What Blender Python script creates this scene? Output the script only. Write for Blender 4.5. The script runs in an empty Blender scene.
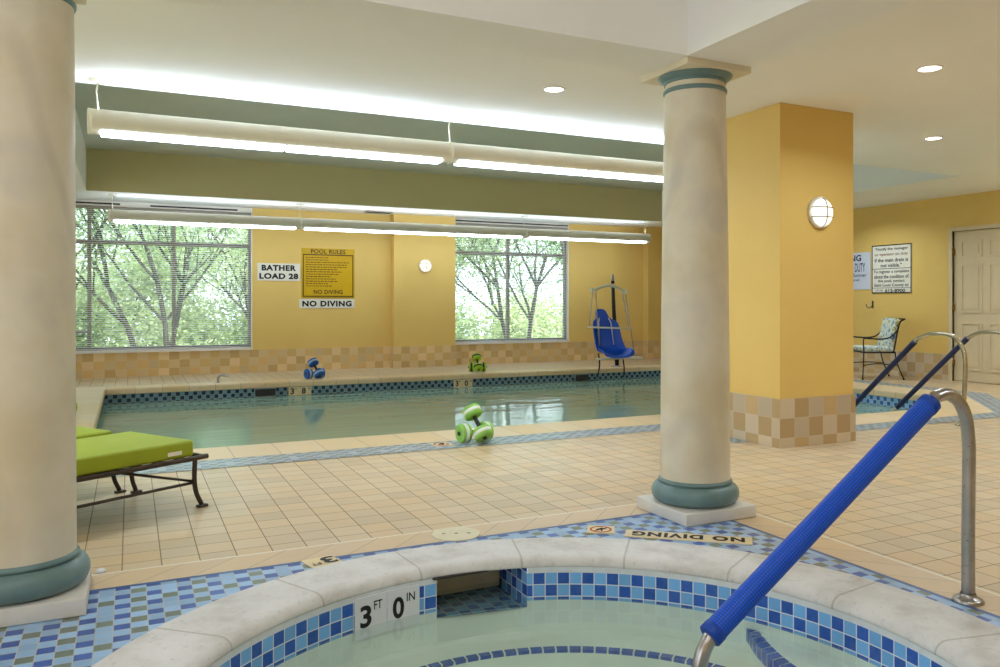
import bpy, bmesh, math, random
from mathutils import Vector, Matrix
sc = bpy.context.scene
COL = sc.collection
PI = math.pi
rnd = random.Random(7)

# ------------------------------------------------------------------ materials
def lin(c):
    o = []
    for v in c[:3]:
        v = v/255.0
        o.append(v/12.92 if v <= .04045 else ((v+.055)/1.055)**2.4)
    return (o[0], o[1], o[2], 1.0)

class NT:
    def __init__(s, name):
        s.mat = bpy.data.materials.new(name); s.mat.use_nodes = True
        s.t = s.mat.node_tree; s.t.nodes.clear()
        s.out = s.t.nodes.new('ShaderNodeOutputMaterial')
    def n(s, kind, **kw):
        nd = s.t.nodes.new('ShaderNode'+kind)
        for k, v in kw.items(): setattr(nd, k, v)
        return nd
    def put(s, sock, v):
        if isinstance(v, bpy.types.NodeSocket): s.t.links.new(v, sock)
        else: sock.default_value = v
    def m(s, op, a, b=None, c=None):
        nd = s.n('Math', operation=op); s.put(nd.inputs[0], a)
        if b is not None: s.put(nd.inputs[1], b)
        if c is not None: s.put(nd.inputs[2], c)
        return nd.outputs[0]
    def mix(s, f, a, b, blend='MIX'):
        nd = s.n('MixRGB', blend_type=blend); s.put(nd.inputs[0], f); s.put(nd.inputs[1], a); s.put(nd.inputs[2], b)
        return nd.outputs[0]
    def noise(s, scale, vec=None, detail=3, rough=.5):
        nd = s.n('TexNoise'); nd.inputs['Scale'].default_value = scale; nd.inputs['Detail'].default_value = detail; nd.inputs['Roughness'].default_value = rough
        if vec is not None: s.put(nd.inputs['Vector'], vec)
        return nd.outputs['Fac']
    def ramp(s, f, stops):
        nd = s.n('ValToRGB'); e = nd.color_ramp.elements
        while len(e) < len(stops): e.new(.5)
        for q, (p, c) in zip(e, stops): q.position = p; q.color = c
        s.put(nd.inputs[0], f); return nd.outputs[0]
    def pos(s): return s.n('NewGeometry').outputs['Position']
    def obj(s): return s.n('TexCoord').outputs['Object']
    def uv(s): return s.n('TexCoord').outputs['UV']
    def sep(s, v):
        nd = s.n('SeparateXYZ'); s.put(nd.inputs[0], v); return nd.outputs
    def comb(s, x, y, z=0.0):
        nd = s.n('CombineXYZ'); s.put(nd.inputs[0], x); s.put(nd.inputs[1], y); s.put(nd.inputs[2], z); return nd.outputs[0]
    def white(s, vec):
        nd = s.n('TexWhiteNoise', noise_dimensions='3D'); s.put(nd.inputs['Vector'], vec); return nd.outputs['Value']
    def bump(s, h, strength=.3, dist=.01):
        nd = s.n('Bump'); nd.inputs['Strength'].default_value = strength; nd.inputs['Distance'].default_value = dist
        s.put(nd.inputs['Height'], h); return nd.outputs[0]
    def pbr(s, color, rough=.6, metal=0.0, normal=None, spec=.4):
        p = s.n('BsdfPrincipled'); s.put(p.inputs['Base Color'], color); s.put(p.inputs['Roughness'], rough)
        p.inputs['Metallic'].default_value = metal; p.inputs['Specular IOR Level'].default_value = spec
        if normal is not None: s.put(p.inputs['Normal'], normal)
        s.t.links.new(p.outputs[0], s.out.inputs[0]); return s.mat

def plain(name, c, rough=.6, metal=0.0, var=.06, scale=6.0, bump=0.0, spec=.4, bscale=None):
    t = NT(name); a = lin(c)
    f = t.noise(scale, t.obj())
    lo = tuple(v*(1-var) for v in a[:3])+(1,); hi = tuple(min(1, v*(1+var)) for v in a[:3])+(1,)
    col = t.ramp(f, [(.3, lo), (.7, hi)])
    nrm = t.bump(t.noise(bscale or 60.0, t.obj()), bump, .004) if bump else None
    return t.pbr(col, rough, metal, nrm, spec)

def emit(name, c, strength):
    t = NT(name); e = t.n('Emission'); e.inputs[0].default_value = lin(c); e.inputs[1].default_value = strength
    t.t.links.new(e.outputs[0], t.out.inputs[0]); return t.mat

def cells(t, u, v, su, sv, g):
    """grid cells: ids, per-cell random, grout mask (1 on grout)"""
    a = t.m('DIVIDE', u, su); b = t.m('DIVIDE', v, sv)
    iu, iv = t.m('FLOOR', a), t.m('FLOOR', b)
    fu, fv = t.m('SUBTRACT', a, iu), t.m('SUBTRACT', b, iv)
    du = t.m('MULTIPLY', t.m('SUBTRACT', .5, t.m('ABSOLUTE', t.m('SUBTRACT', fu, .5))), su)
    dv = t.m('MULTIPLY', t.m('SUBTRACT', .5, t.m('ABSOLUTE', t.m('SUBTRACT', fv, .5))), sv)
    mask = t.m('LESS_THAN', t.m('MINIMUM', du, dv), g/2)
    return iu, iv, mask
def parity(t, iu, iv): return t.m('MODULO', t.m('ABSOLUTE', t.m('ADD', iu, iv)), 2.0)

def tile_uv(name, su, sv, c1, c2, grout, g=.004, rough=.25, var=.25, bumpy=.35):
    t = NT(name); s = t.sep(t.uv()); iu, iv, mk = cells(t, s[0], s[1], su, sv, g)
    r = t.white(t.comb(iu, iv, 3.0))
    col = t.mix(parity(t, iu, iv), lin(c1), lin(c2))
    dark = t.m('MULTIPLY_ADD', r, var, 1-var*.6)
    col = t.mix(1.0, col, t.comb(dark, dark, dark), 'MULTIPLY')
    col = t.mix(t.m('MULTIPLY', t.noise(40.0, t.obj()), .08), col, lin(grout))
    col = t.mix(mk, col, lin(grout))
    rr = t.m('MULTIPLY_ADD', mk, .5, rough)
    return t.pbr(col, rr, 0, t.bump(t.m('SUBTRACT', 1.0, mk), bumpy, .003))

def deck_mat(name='deck_tile', x0=-.0288, y0=3.776, size=.1468):
    t = NT(name); s = t.sep(t.pos())
    u = t.m('SUBTRACT', s[0], x0); v = t.m('SUBTRACT', s[1], y0)
    iu, iv, mk = cells(t, u, v, size, size, .0045)
    r = t.white(t.comb(iu, iv, 1.0))
    col = t.ramp(r, [(0, lin((188, 168, 136))), (.3, lin((210, 190, 158))), (.6, lin((208, 180, 138))), (.8, lin((200, 182, 154))), (1, lin((212, 192, 156)))])
    st = t.noise(18.0, t.comb(t.m('MULTIPLY', s[0], .35), s[1], t.m('MULTIPLY', r, 9.0)), 4)
    col = t.mix(t.m('MULTIPLY', st, .35), col, lin((188, 152, 104)))
    col = t.mix(mk, col, lin((128, 108, 84)))
    nz = t.noise(25.0, t.pos())
    h = t.m('ADD', t.m('SUBTRACT', 1.0, mk), t.m('MULTIPLY', nz, .35))
    return t.pbr(col, t.m('MULTIPLY_ADD', mk, .4, .34), 0, t.bump(h, .25, .003), .45)

def band_mat():
    """straight border course of buff tile with slanted joints"""
    t = NT('deck_border_tile'); s = t.sep(t.uv())
    a = t.m('DIVIDE', t.m('ADD', s[0], s[1]), .205); ia = t.m('FLOOR', a); fa = t.m('SUBTRACT', a, ia)
    mk = t.m('LESS_THAN', fa, .022)
    edge = t.m('GREATER_THAN', s[1], .188)
    r = t.white(t.comb(ia, 2.0, 1.0))
    col = t.ramp(r, [(0, lin((208, 182, 146))), (.5, lin((216, 192, 160))), (1, lin((212, 184, 138)))])
    col = t.mix(t.m('MULTIPLY', t.noise(14.0, t.pos(), 4), .3), col, lin((185, 152, 112)))
    col = t.mix(mk, col, lin((150, 132, 112))); col = t.mix(edge, col, lin((226, 220, 208)))
    return t.pbr(col, .4, 0, t.bump(t.noise(25.0, t.pos()), .15, .003), .45)

def mosaic_mat(name, light, blue, olive, grout, size=.0525, x0=0.0, y0=0.0):
    t = NT(name); s = t.sep(t.pos())
    iu, iv, mk = cells(t, t.m('SUBTRACT', s[0], x0), t.m('SUBTRACT', s[1], y0), size, size*.98, .0032)
    # staggered plus-shaped motif: column order blue / olive / blue / sparse olive
    mu = t.m('MODULO', t.m('ADD', iu, 400.0), 4.0); mv2 = t.m('MODULO', t.m('ADD', iv, 400.0), 2.0); mv4 = t.m('MODULO', t.m('ADD', iv, 400.0), 4.0)
    ev = t.m('MODULO', t.m('ADD', iu, 400.0), 2.0)                 # 0 on blue columns
    isb = t.m('MULTIPLY', t.m('SUBTRACT', 1.0, ev), mv2)
    c1 = t.m('COMPARE', mu, 1.0, .1); c3 = t.m('COMPARE', mu, 3.0, .1)
    iso = t.m('ADD', t.m('MULTIPLY', c1, t.m('SUBTRACT', 1.0, mv2)), t.m('MULTIPLY', c3, t.m('COMPARE', mv4, 0.0, .1)))
    r = t.white(t.comb(iu, iv, 5.0)); k = t.m('MULTIPLY_ADD', r, .28, .84)
    col = t.mix(isb, lin(light), lin(blue)); col = t.mix(iso, col, lin(olive))
    col = t.mix(1.0, col, t.comb(k, k, k), 'MULTIPLY')
    col = t.mix(mk, col, lin(grout))
    return t.pbr(col, t.m('MULTIPLY_ADD', mk, .4, .3), 0, t.bump(t.m('SUBTRACT', 1.0, mk), .3, .002))

def stone_mat():
    t = NT('coping_stone'); p = t.pos()
    f = t.noise(5.0, p, 6, .65); g = t.noise(60.0, p, 4, .7)
    col = t.ramp(f, [(.3, lin((196, 190, 184))), (.5, lin((216, 213, 210))), (.72, lin((226, 224, 222)))])
    spots = t.m('LESS_THAN', t.noise(38.0, p, 5, .75), .4)
    col = t.mix(t.m('MULTIPLY', spots, .22), col, lin((150, 142, 134)))
    s = t.sep(t.uv())
    fr = t.m('FRACT', s[0]); mk = t.m('GREATER_THAN', t.m('ABSOLUTE', t.m('SUBTRACT', fr, .5)), .4905)
    col = t.mix(t.m('MULTIPLY', mk, .45), col, lin((150, 138, 122)))
    h = t.m('SUBTRACT', t.m('MULTIPLY', g, .6), mk)
    return t.pbr(col, .62, 0, t.bump(h, .35, .004), .3)

def pool_coping_mat():
    t = NT('pool_coping_tile'); p = t.pos(); s = t.sep(t.uv())
    a = t.m('DIVIDE', s[0], .32); ia = t.m('FLOOR', a); fa = t.m('SUBTRACT', a, ia)
    mk = t.m('LESS_THAN', fa, .02)
    r = t.white(t.comb(ia, 4.0, 2.0))
    col = t.ramp(r, [(0, lin((218, 188, 144))), (.5, lin((226, 204, 166))), (1, lin((222, 192, 140)))])
    col = t.mix(t.m('MULTIPLY', t.noise(10.0, p, 5, .6), .35), col, lin((206, 178, 140)))
    col = t.mix(mk, col, lin((168, 150, 122)))
    return t.pbr(col, .42, 0, t.bump(t.noise(30.0, p), .15, .003), .45)

def marble_mat(name, tint):
    t = NT(name); o = t.obj(); s = t.sep(o)
    w = t.n('TexWave', wave_type='BANDS', bands_direction='DIAGONAL'); w.inputs['Scale'].default_value = .55
    w.inputs['Distortion'].default_value = 7.0; w.inputs['Detail'].default_value = 3.0; w.inputs['Detail Scale'].default_value = .8
    t.put(w.inputs['Vector'], t.comb(s[0], t.m('MULTIPLY', s[1], 1.4), t.m('MULTIPLY', s[2], .8)))
    f = t.noise(2.2, o, 4, .55)
    base = t.ramp(f, [(.32, lin((208, 194, 162))), (.52, lin((221, 211, 188))), (.72, lin((204, 197, 186)))])
    vein = t.ramp(w.outputs['Fac'], [(0, (1, 1, 1, 1)), (.035, (0, 0, 0, 1)), (.9, (0, 0, 0, 1)), (1, (.35, .35, .35, 1))])
    col = t.mix(t.m('MULTIPLY', vein, .16), base, lin(tint))
    return t.pbr(col, .42, 0, None, .4)

def water_mat(name, tint, murk, murk_f, scale, strength, dist, stretch=(1, 1)):
    t = NT(name); s = t.sep(t.pos())
    v = t.comb(t.m('MULTIPLY', s[0], stretch[0]), t.m('MULTIPLY', s[1], stretch[1]), s[2])
    h = t.m('ADD', t.noise(scale, v, 2, .5), t.m('MULTIPLY', t.noise(scale*3.1, v, 2, .5), .35))
    nb = t.bump(h, strength, dist)
    fr = t.n('Fresnel'); t.put(fr.inputs[0], t.m('MULTIPLY_ADD', t.n('NewGeometry').outputs['Backfacing'], 1/1.33-1.33, 1.33)); t.t.links.new(nb, fr.inputs['Normal'])
    tr = t.n('BsdfTransparent'); tr.inputs[0].default_value = lin(tint)
    df = t.n('BsdfDiffuse'); df.inputs[0].default_value = lin(murk)
    gl = t.n('BsdfGlossy'); gl.inputs['Roughness'].default_value = .03; t.t.links.new(nb, gl.inputs['Normal'])
    m1 = t.n('MixShader'); m1.inputs[0].default_value = murk_f
    t.t.links.new(tr.outputs[0], m1.inputs[1]); t.t.links.new(df.outputs[0], m1.inputs[2])
    m2 = t.n('MixShader'); t.t.links.new(fr.outputs[0], m2.inputs[0]); t.t.links.new(m1.outputs[0], m2.inputs[1]); t.t.links.new(gl.outputs[0], m2.inputs[2])
    t.t.links.new(m2.outputs[0], t.out.inputs[0]); return t.mat

def glass_mat():
    t = NT('window_glass'); fr = t.n('Fresnel'); t.put(fr.inputs[0], t.m('MULTIPLY_ADD', t.n('NewGeometry').outputs['Backfacing'], 1/1.3-1.3, 1.3))
    tr = t.n('BsdfTransparent'); tr.inputs[0].default_value = (.93, .97, .96, 1)
    gl = t.n('BsdfGlossy'); gl.inputs['Roughness'].default_value = .02
    m = t.n('MixShader'); t.t.links.new(fr.outputs[0], m.inputs[0]); t.t.links.new(tr.outputs[0], m.inputs[1]); t.t.links.new(gl.outputs[0], m.inputs[2])
    t.t.links.new(m.outputs[0], t.out.inputs[0]); return t.mat

def leaf_mat(name, a, b):
    t = NT(name); f = t.noise(1.7, t.pos(), 3); g = t.white(t.pos())
    col = t.mix(f, lin(a), lin(b))
    d = t.n('BsdfDiffuse'); t.t.links.new(col, d.inputs[0]); l = t.n('BsdfTranslucent'); t.t.links.new(col, l.inputs[0])
    m = t.n('MixShader'); m.inputs[0].default_value = .4; t.t.links.new(d.outputs[0], m.inputs[1]); t.t.links.new(l.outputs[0], m.inputs[2])
    t.t.links.new(m.outputs[0], t.out.inputs[0]); return t.mat

def floral_mat():
    t = NT('floral_fabric'); o = t.obj(); f = t.noise(14.0, o, 4, .6); g = t.noise(9.0, t.m('ADD', 0, 0) if False else o, 3)
    col = t.ramp(f, [(.36, lin((60, 100, 150))), (.43, lin((150, 180, 200))), (.5, lin((226, 226, 206))), (.58, lin((208, 212, 170))), (.64, lin((120, 128, 60)))])
    return t.pbr(col, .85)
def mesh_pad_mat(name, c):
    t = NT(name); o = t.obj(); s = t.sep(t.uv())
    iu, iv, mk = cells(t, s[0], s[1], .009, .009, .0032)
    r = t.white(t.comb(iu, iv, 1.0))
    a = lin(c); dk = tuple(v*.45 for v in a[:3])+(1,)
    col = t.mix(mk, a, dk)
    return t.pbr(col, .5, 0, t.bump(t.m('SUBTRACT', 1.0, mk), .6, .003))
def steel_mat(name, c, rough):
    t = NT(name); o = t.obj()
    sp = t.m('LESS_THAN', t.noise(70.0, o, 4, .7), .36); f = t.noise(8.0, o)
    col = t.ramp(f, [(.3, lin(tuple(v*.85 for v in c))), (.7, lin(c))])
    col = t.mix(t.m('MULTIPLY', sp, .7), col, lin((95, 78, 60)))
    return t.pbr(col, rough, .9)

M = {}
M['wall'] = plain('yellow_wall_paint', (226, 191, 108), .6, var=.02, scale=2, bump=.05, bscale=150)
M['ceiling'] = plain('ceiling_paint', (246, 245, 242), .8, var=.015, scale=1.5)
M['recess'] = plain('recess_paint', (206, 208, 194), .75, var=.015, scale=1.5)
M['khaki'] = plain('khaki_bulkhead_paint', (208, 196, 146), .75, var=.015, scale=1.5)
M['white'] = plain('white_paint', (232, 228, 218), .5, var=.02)
M['deck'] = deck_mat(); M['band'] = band_mat()
M['spa_mosaic'] = mosaic_mat('spa_border_mosaic', (150, 186, 222), (62, 96, 172), (116, 128, 116), (190, 186, 182), .0525, 2.68, 3.475)
M['pool_mosaic'] = mosaic_mat('pool_border_mosaic', (150, 166, 176), (86, 102, 124), (112, 122, 116), (180, 180, 174), .0525, 0, 5.69)
M['edge_blue'] = plain('border_edge_tile', (74, 98, 150), .3, var=.25, scale=18)
M['stone'] = stone_mat(); M['coping'] = pool_coping_mat()
M['spa_tile'] = tile_uv('spa_checker_tile', 2*PI*1.168/142, .0505, (8, 82, 178), (112, 176, 234), (214, 222, 228), .0042, .15, .2)
M['niche_tile'] = tile_uv('niche_checker_tile', .052, .052, (22, 80, 140), (92, 150, 190), (150, 165, 170), .004, .15, .2)
M['step_tile'] = plain('step_edge_tile', (6, 66, 168), .2, var=.2, scale=25)
M['pool_tile'] = tile_uv('pool_checker_tile', .0523, .0523, (22, 40, 66), (112, 150, 164), (150, 165, 165), .004, .2, .25)
M['pool_tile_b'] = tile_uv('pool_end_checker_tile', .0523, .0523, (26, 92, 168), (140, 190, 226), (190, 205, 212), .004, .2, .25)
M['base_back'] = tile_uv('wainscot_tile', .1435, .122, (212, 174, 112), (222, 192, 140), (218, 194, 148), .004, .35, .3)
M['base_pil'] = tile_uv('pillar_base_tile', .1455, .1465, (188, 158, 112), (200, 182, 154), (202, 186, 158), .004, .35, .3)
M['plaster'] = plain('pool_plaster', (176, 200, 184), .7, var=.05, scale=3)
M['spa_plaster'] = plain('spa_plaster', (228, 236, 226), .7, var=.05, scale=5)
M['grout_white'] = plain('white_caulk', (214, 218, 222), .6, var=.05, scale=30)
M['shaftL'] = marble_mat('painted_marble', (150, 138, 128)); M['teal'] = plain('teal_paint', (106, 132, 132), .35, var=.12, scale=9)
M['plinth'] = plain('plinth_stone', (214, 210, 202), .6, var=.06, scale=7, bump=.1)
M['cream'] = plain('cream_paint', (226, 214, 186), .5, var=.03)
M['housing'] = plain('lamp_housing', (226, 220, 200), .4, var=.02)
M['tube'] = emit('lamp_lens_glow', (222, 238, 255), 12.0); M['uptube'] = emit('lamp_uplight_glow', (218, 236, 255), 46.0)
M['uptube_soft'] = emit('lamp_soft_uplight_glow', (218, 236, 255), 15.0)
M['down'] = emit('downlight_glow', (255, 250, 240), 8.0); M['globe'] = emit('wall_lamp_glow', (255, 248, 228), 1.25)
M['frame'] = plain('bronze_window_frame', (158, 144, 130), .45, var=.08); M['glass'] = glass_mat()
M['blind'] = leaf_mat('blind_slat', (232, 236, 240), (226, 230, 236))
M['dark'] = plain('dark_slot', (48, 44, 40), .7); M['black'] = plain('black_plastic', (26, 24, 24), .45)
M['rubber'] = plain('black_rubber', (24, 22, 20), .8)
M['iron'] = plain('black_iron', (38, 34, 32), .4, .4, var=.15)
M['bronze'] = plain('bronze_metal', (72, 62, 54), .38, .5, var=.15)
M['steel'] = steel_mat('stainless_steel', (186, 182, 178), .28); M['chrome'] = steel_mat('brushed_chrome', (200, 190, 165), .22)
M['pad'] = mesh_pad_mat('blue_mesh_grip', (18, 92, 226)); M['navy'] = plain('navy_foam_grip', (26, 34, 72), .55, var=.15)
M['green'] = plain('lime_cushion_vinyl', (148, 162, 28), .5, var=.05, scale=4, bump=.08, bscale=30)
M['foam_green'] = plain('green_foam', (138, 190, 88), .75, var=.08, bump=.2, bscale=120); M['foam_white'] = plain('white_foam', (222, 226, 216), .75)
M['foam_lime'] = plain('lime_foam', (160, 196, 40), .75, var=.08, bump=.2, bscale=120); M['foam_blue'] = plain('blue_foam', (36, 92, 172), .75, var=.08, bump=.2, bscale=120)
M['foam_pale'] = plain('pale_blue_foam', (160, 186, 214), .75)
M['seat_blue'] = plain('blue_moulded_plastic', (18, 80, 204), .35, var=.05)
M['sign_white'] = plain('sign_white', (232, 228, 214), .5, var=.03); M['sign_gold'] = plain('sign_gold', (206, 164, 14), .45, var=.03)
M['sign_frame'] = plain('sign_dark_ink', (58, 44, 18), .5); M['ink'] = plain('black_ink', (22, 20, 20), .6); M['ink_navy'] = plain('navy_ink', (40, 46, 96), .6)
M['ink_brown'] = plain('faded_red_ink', (150, 96, 62), .6); M['sign_blue'] = plain('sign_pale_blue', (206, 212, 226), .5, var=.03)
M['plate'] = plain('buff_plate', (226, 206, 164), .4, var=.04); M['plate_white'] = plain('white_plate', (222, 224, 228), .3, var=.03)
M['red'] = plain('red_ink', (186, 84, 60), .6); M['door'] = plain('tan_door_paint', (214, 196, 160), .5, var=.03); M['brass'] = plain('brass_metal', (150, 116, 60), .35, .8)
M['cage'] = plain('cage_wire', (120, 112, 98), .5)
M['lid'] = plain('lid_plastic', (216, 206, 176), .5, var=.05); M['floral'] = floral_mat()
M['bark'] = plain('tree_bark', (66, 60, 54), .9, var=.25, scale=8, bump=.4, bscale=12)
M['leaf_a'] = leaf_mat('leaf_light', (206, 216, 174), (166, 190, 142)); M['leaf_b'] = leaf_mat('leaf_deep', (172, 190, 156), (134, 160, 126)); M['leaf_c'] = leaf_mat('leaf_pale', (226, 230, 192), (190, 206, 162))
M['grass'] = plain('lawn_grass', (134, 152, 76), .9, var=.25, scale=1.2)
M['pool_water'] = water_mat('pool_water', (206, 232, 220), (182, 216, 198), .62, 1.3, .2, .05, (.6, 1.6))
M['spa_water'] = water_mat('spa_water', (244, 251, 247), (206, 222, 208), .07, 1.6, .25, .03)

# ------------------------------------------------------------------ mesh builder
class MB:
    def __init__(s): s.v = []; s.f = []; s.uv = {}; s.mi = {}; s.sm = set()
    def face(s, pts, uv=None, mi=0, smooth=False):
        b = len(s.v); s.v += [tuple(p) for p in pts]; s.f.append(tuple(range(b, b+len(pts))))
        i = len(s.f)-1
        if uv: s.uv[i] = uv
        if mi: s.mi[i] = mi
        if smooth: s.sm.add(i)
    def box(s, x0, x1, y0, y1, z0, z1, mi=0, mt=None):
        P = [Vector(p) for p in ((x0,y0,z0),(x1,y0,z0),(x1,y1,z0),(x0,y1,z0),(x0,y0,z1),(x1,y0,z1),(x1,y1,z1),(x0,y1,z1))]
        if mt is not None: P = [mt @ p for p in P]
        b = len(s.v); s.v += [tuple(p) for p in P]
        for q in ((3,2,1,0),(4,5,6,7),(0,1,5,4),(1,2,6,5),(2,3,7,6),(3,0,4,7)):
            s.f.append(tuple(b+i for i in q))
            if mi: s.mi[len(s.f)-1] = mi
    def rbox(s, x0, x1, y0, y1, z0, z1, r, mt=None, seg=3):
        bm = bmesh.new(); bmesh.ops.create_cube(bm, size=1.0)
        bmesh.ops.scale(bm, vec=(x1-x0, y1-y0, z1-z0), verts=bm.verts)
        bmesh.ops.translate(bm, vec=((x0+x1)/2, (y0+y1)/2, (z0+z1)/2), verts=bm.verts)
        bmesh.ops.bevel(bm, geom=bm.edges[:], offset=r, segments=seg, affect='EDGES', profile=.5)
        s.add_bm(bm, mt)
    def add_bm(s, bm, mt=None, smooth=True):
        bm.verts.index_update(); b = len(s.v)
        for v in bm.verts: s.v.append(tuple(mt @ v.co if mt is not None else v.co))
        for f in bm.faces:
            s.f.append(tuple(b+v.index for v in f.verts))
            if smooth: s.sm.add(len(s.f)-1)
        bm.free()
    def tube(s, pts, r, n=10, cap=True, uvs=False, closed=False):
        pts = [Vector(p) for p in pts]; R = r if isinstance(r, (list, tuple)) else [r]*len(pts)
        N = len(pts); up = None; b = len(s.v); L = 0
        for i, p in enumerate(pts):
            if closed: t = (pts[(i+1) % N]-pts[i-1]).normalized()
            else: t = (pts[min(i+1, N-1)]-pts[max(i-1, 0)]).normalized()
            if up is None:
                a = Vector((0,0,1)) if abs(t.z) < .9 else Vector((1,0,0)); up = (a-t*a.dot(t)).normalized()
            else:
                up = (up-t*up.dot(t)).normalized()
            w = t.cross(up)
            for k in range(n):
                an = 2*PI*k/n; s.v.append(tuple(p+(up*math.cos(an)+w*math.sin(an))*R[i]))
        lens = [0]
        for i in range(1, N): lens.append(lens[-1]+(pts[i]-pts[i-1]).length)
        for i in range(N if closed else N-1):
            j = (i+1) % N
            for k in range(n):
                k2 = (k+1) % n
                s.f.append((b+i*n+k, b+i*n+k2, b+j*n+k2, b+j*n+k)); s.sm.add(len(s.f)-1)
                if uvs:
                    c = 2*PI*R[i]/n; s.uv[len(s.f)-1] = [(k*c, lens[i]), ((k+1)*c, lens[i]), ((k+1)*c, lens[j]), (k*c, lens[j])]
        if cap and not closed:
            s.f.append(tuple(b+k for k in reversed(range(n)))); s.f.append(tuple(b+(N-1)*n+k for k in range(n)))
    def lathe(s, prof, n=48, c=(0,0), mt=None, smooth=True, capb=False, capt=False):
        b = len(s.v)
        for (r, z) in prof:
            for k in range(n):
                a = 2*PI*k/n; p = Vector((c[0]+r*math.cos(a), c[1]+r*math.sin(a), z)); s.v.append(tuple(mt @ p if mt is not None else p))
        for i in range(len(prof)-1):
            for k in range(n):
                k2 = (k+1) % n; s.f.append((b+i*n+k, b+i*n+k2, b+(i+1)*n+k2, b+(i+1)*n+k))
                if smooth: s.sm.add(len(s.f)-1)
        if capb: s.f.append(tuple(b+k for k in reversed(range(n))))
        if capt: s.f.append(tuple(b+(len(prof)-1)*n+k for k in range(n)))
    def grid(s, rows, smooth=True, closed=False, uvrows=None):
        """rows of points -> quads"""
        b = len(s.v); n = len(rows[0])
        for r in rows: s.v += [tuple(p) for p in r]
        for i in range(len(rows)-1):
            for k in range(n if closed else n-1):
                k2 = (k+1) % n; s.f.append((b+i*n+k, b+i*n+k2, b+(i+1)*n+k2, b+(i+1)*n+k))
                if smooth: s.sm.add(len(s.f)-1)
                if uvrows:
                    u = uvrows; s.uv[len(s.f)-1] = [u[i][k], u[i][k+1], u[i+1][k+1], u[i+1][k]]
    def build(s, name, mats, parent=None, loc=(0,0,0)):
        me = bpy.data.meshes.new(name); me.from_pydata(s.v, [], s.f)
        for m in (mats if isinstance(mats, (list, tuple)) else [mats]): me.materials.append(M[m] if isinstance(m, str) else m)
        if s.uv:
            l = me.uv_layers.new(name='UVMap')
            for p in me.polygons:
                u = s.uv.get(p.index)
                if u:
                    for li, q in zip(p.loop_indices, u): l.data[li].uv = q
        for p in me.polygons:
            p.material_index = s.mi.get(p.index, 0); p.use_smooth = p.index in s.sm
        me.update()
        o = bpy.data.objects.new(name, me); COL.objects.link(o); o.location = loc
        if parent is not None: o.parent = parent
        return o

def thing(name, label, cat, loc=(0,0,0), rz=0, group=None):
    o = bpy.data.objects.new(name, None); COL.objects.link(o); o.empty_display_size = .1
    o.location = loc; o.rotation_euler = (0, 0, rz); o['label'] = label; o['category'] = cat
    if group: o['group'] = group
    return o
def tag(o, label, cat, group=None, kind=None):
    o['label'] = label; o['category'] = cat
    if group: o['group'] = group
    if kind: o['kind'] = kind
    return o
def struct(o): o['kind'] = 'structure'; return o
def copy_tree(o, parent=None):
    c = o.copy(); COL.objects.link(c)
    if parent is not None: c.parent = parent
    for ch in list(o.children): copy_tree(ch, c)
    return c

def text_shape(txt, size_w=None, size_h=None, bold=.0, ext=.0006, space=1.0):
    cu = bpy.data.curves.new('lettering', 'FONT'); cu.body = txt; cu.align_x = 'CENTER'; cu.align_y = 'CENTER'; cu.offset = bold; cu.space_character = space
    cu.resolution_u = 4
    o = bpy.data.objects.new('lettering', cu); COL.objects.link(o); bpy.context.view_layer.update()
    me = bpy.data.meshes.new_from_object(o.evaluated_get(bpy.context.evaluated_depsgraph_get()))
    V = [v.co.copy() for v in me.vertices]; Fc = [tuple(p.vertices) for p in me.polygons]
    bpy.data.objects.remove(o); bpy.data.curves.remove(cu); bpy.data.meshes.remove(me)
    x0, x1 = min(v.x for v in V), max(v.x for v in V); y0, y1 = min(v.y for v in V), max(v.y for v in V)
    sx = size_w/(x1-x0) if size_w else None; sy = size_h/(y1-y0) if size_h else None
    sx = sx or sy; sy = sy or sx
    return [((v.x-(x0+x1)/2)*sx, (v.y-(y0+y1)/2)*sy) for v in V], Fc
def add_text(mb, txt, mt, w=None, h=None, bold=.02, space=1.0, at=(0, 0)):
    """mt maps (x right, y up, z out of the surface) to place"""
    V, Fc = text_shape(txt, w, h, bold, space=space); b = len(mb.v)
    mb.v += [tuple(mt(Vector((x+at[0], y+at[1], .0012)))) for x, y in V]; mb.f += [tuple(b+i for i in f) for f in Fc]
def frame_mt(o, xa, ya):
    o, xa, ya = Vector(o), Vector(xa).normalized(), Vector(ya).normalized(); na = xa.cross(ya)
    return lambda p: o+xa*p.x+ya*p.y+na*p.z

# ------------------------------------------------------------------ dimensions
ZC = 2.581; YB = 13.42; XR = 10.3; XL = -4.2; YF = -3.6
SX, SY = 1.14, 1.965; RT = 1.168; RO = 1.462
POOL = [(-.31, 6.51), (4.98, 6.51), (4.98, 5.66), (7.457, 5.66), (8.38, 6.583), (8.38, 11.6), (-.31, 11.6)]   # counter-clockwise
def offset_poly(P, D):
    """D[i]: outward offset of edge i (P[i]->P[i+1]); ccw polygon"""
    n = len(P); L = []
    for i in range(n):
        a, b = Vector(P[i]), Vector(P[(i+1) % n]); d = (b-a).normalized(); nr = Vector((d.y, -d.x))
        L.append((a+nr*D[i], d))
    out = []
    for i in range(n):
        (p, d), (q, e) = L[i-1], L[i]
        cr = d.x*e.y-d.y*e.x
        t = ((q.x-p.x)*e.y-(q.y-p.y)*e.x)/cr; out.append((p.x+d.x*t, p.y+d.y*t))
    return out
CD = [.51, .49, .49, .49, .52, .32, .36]
COP = offset_poly(POOL, CD); MOS = offset_poly(COP, [.31, .31, .24, .28, .28, .0001, .3])

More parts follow.
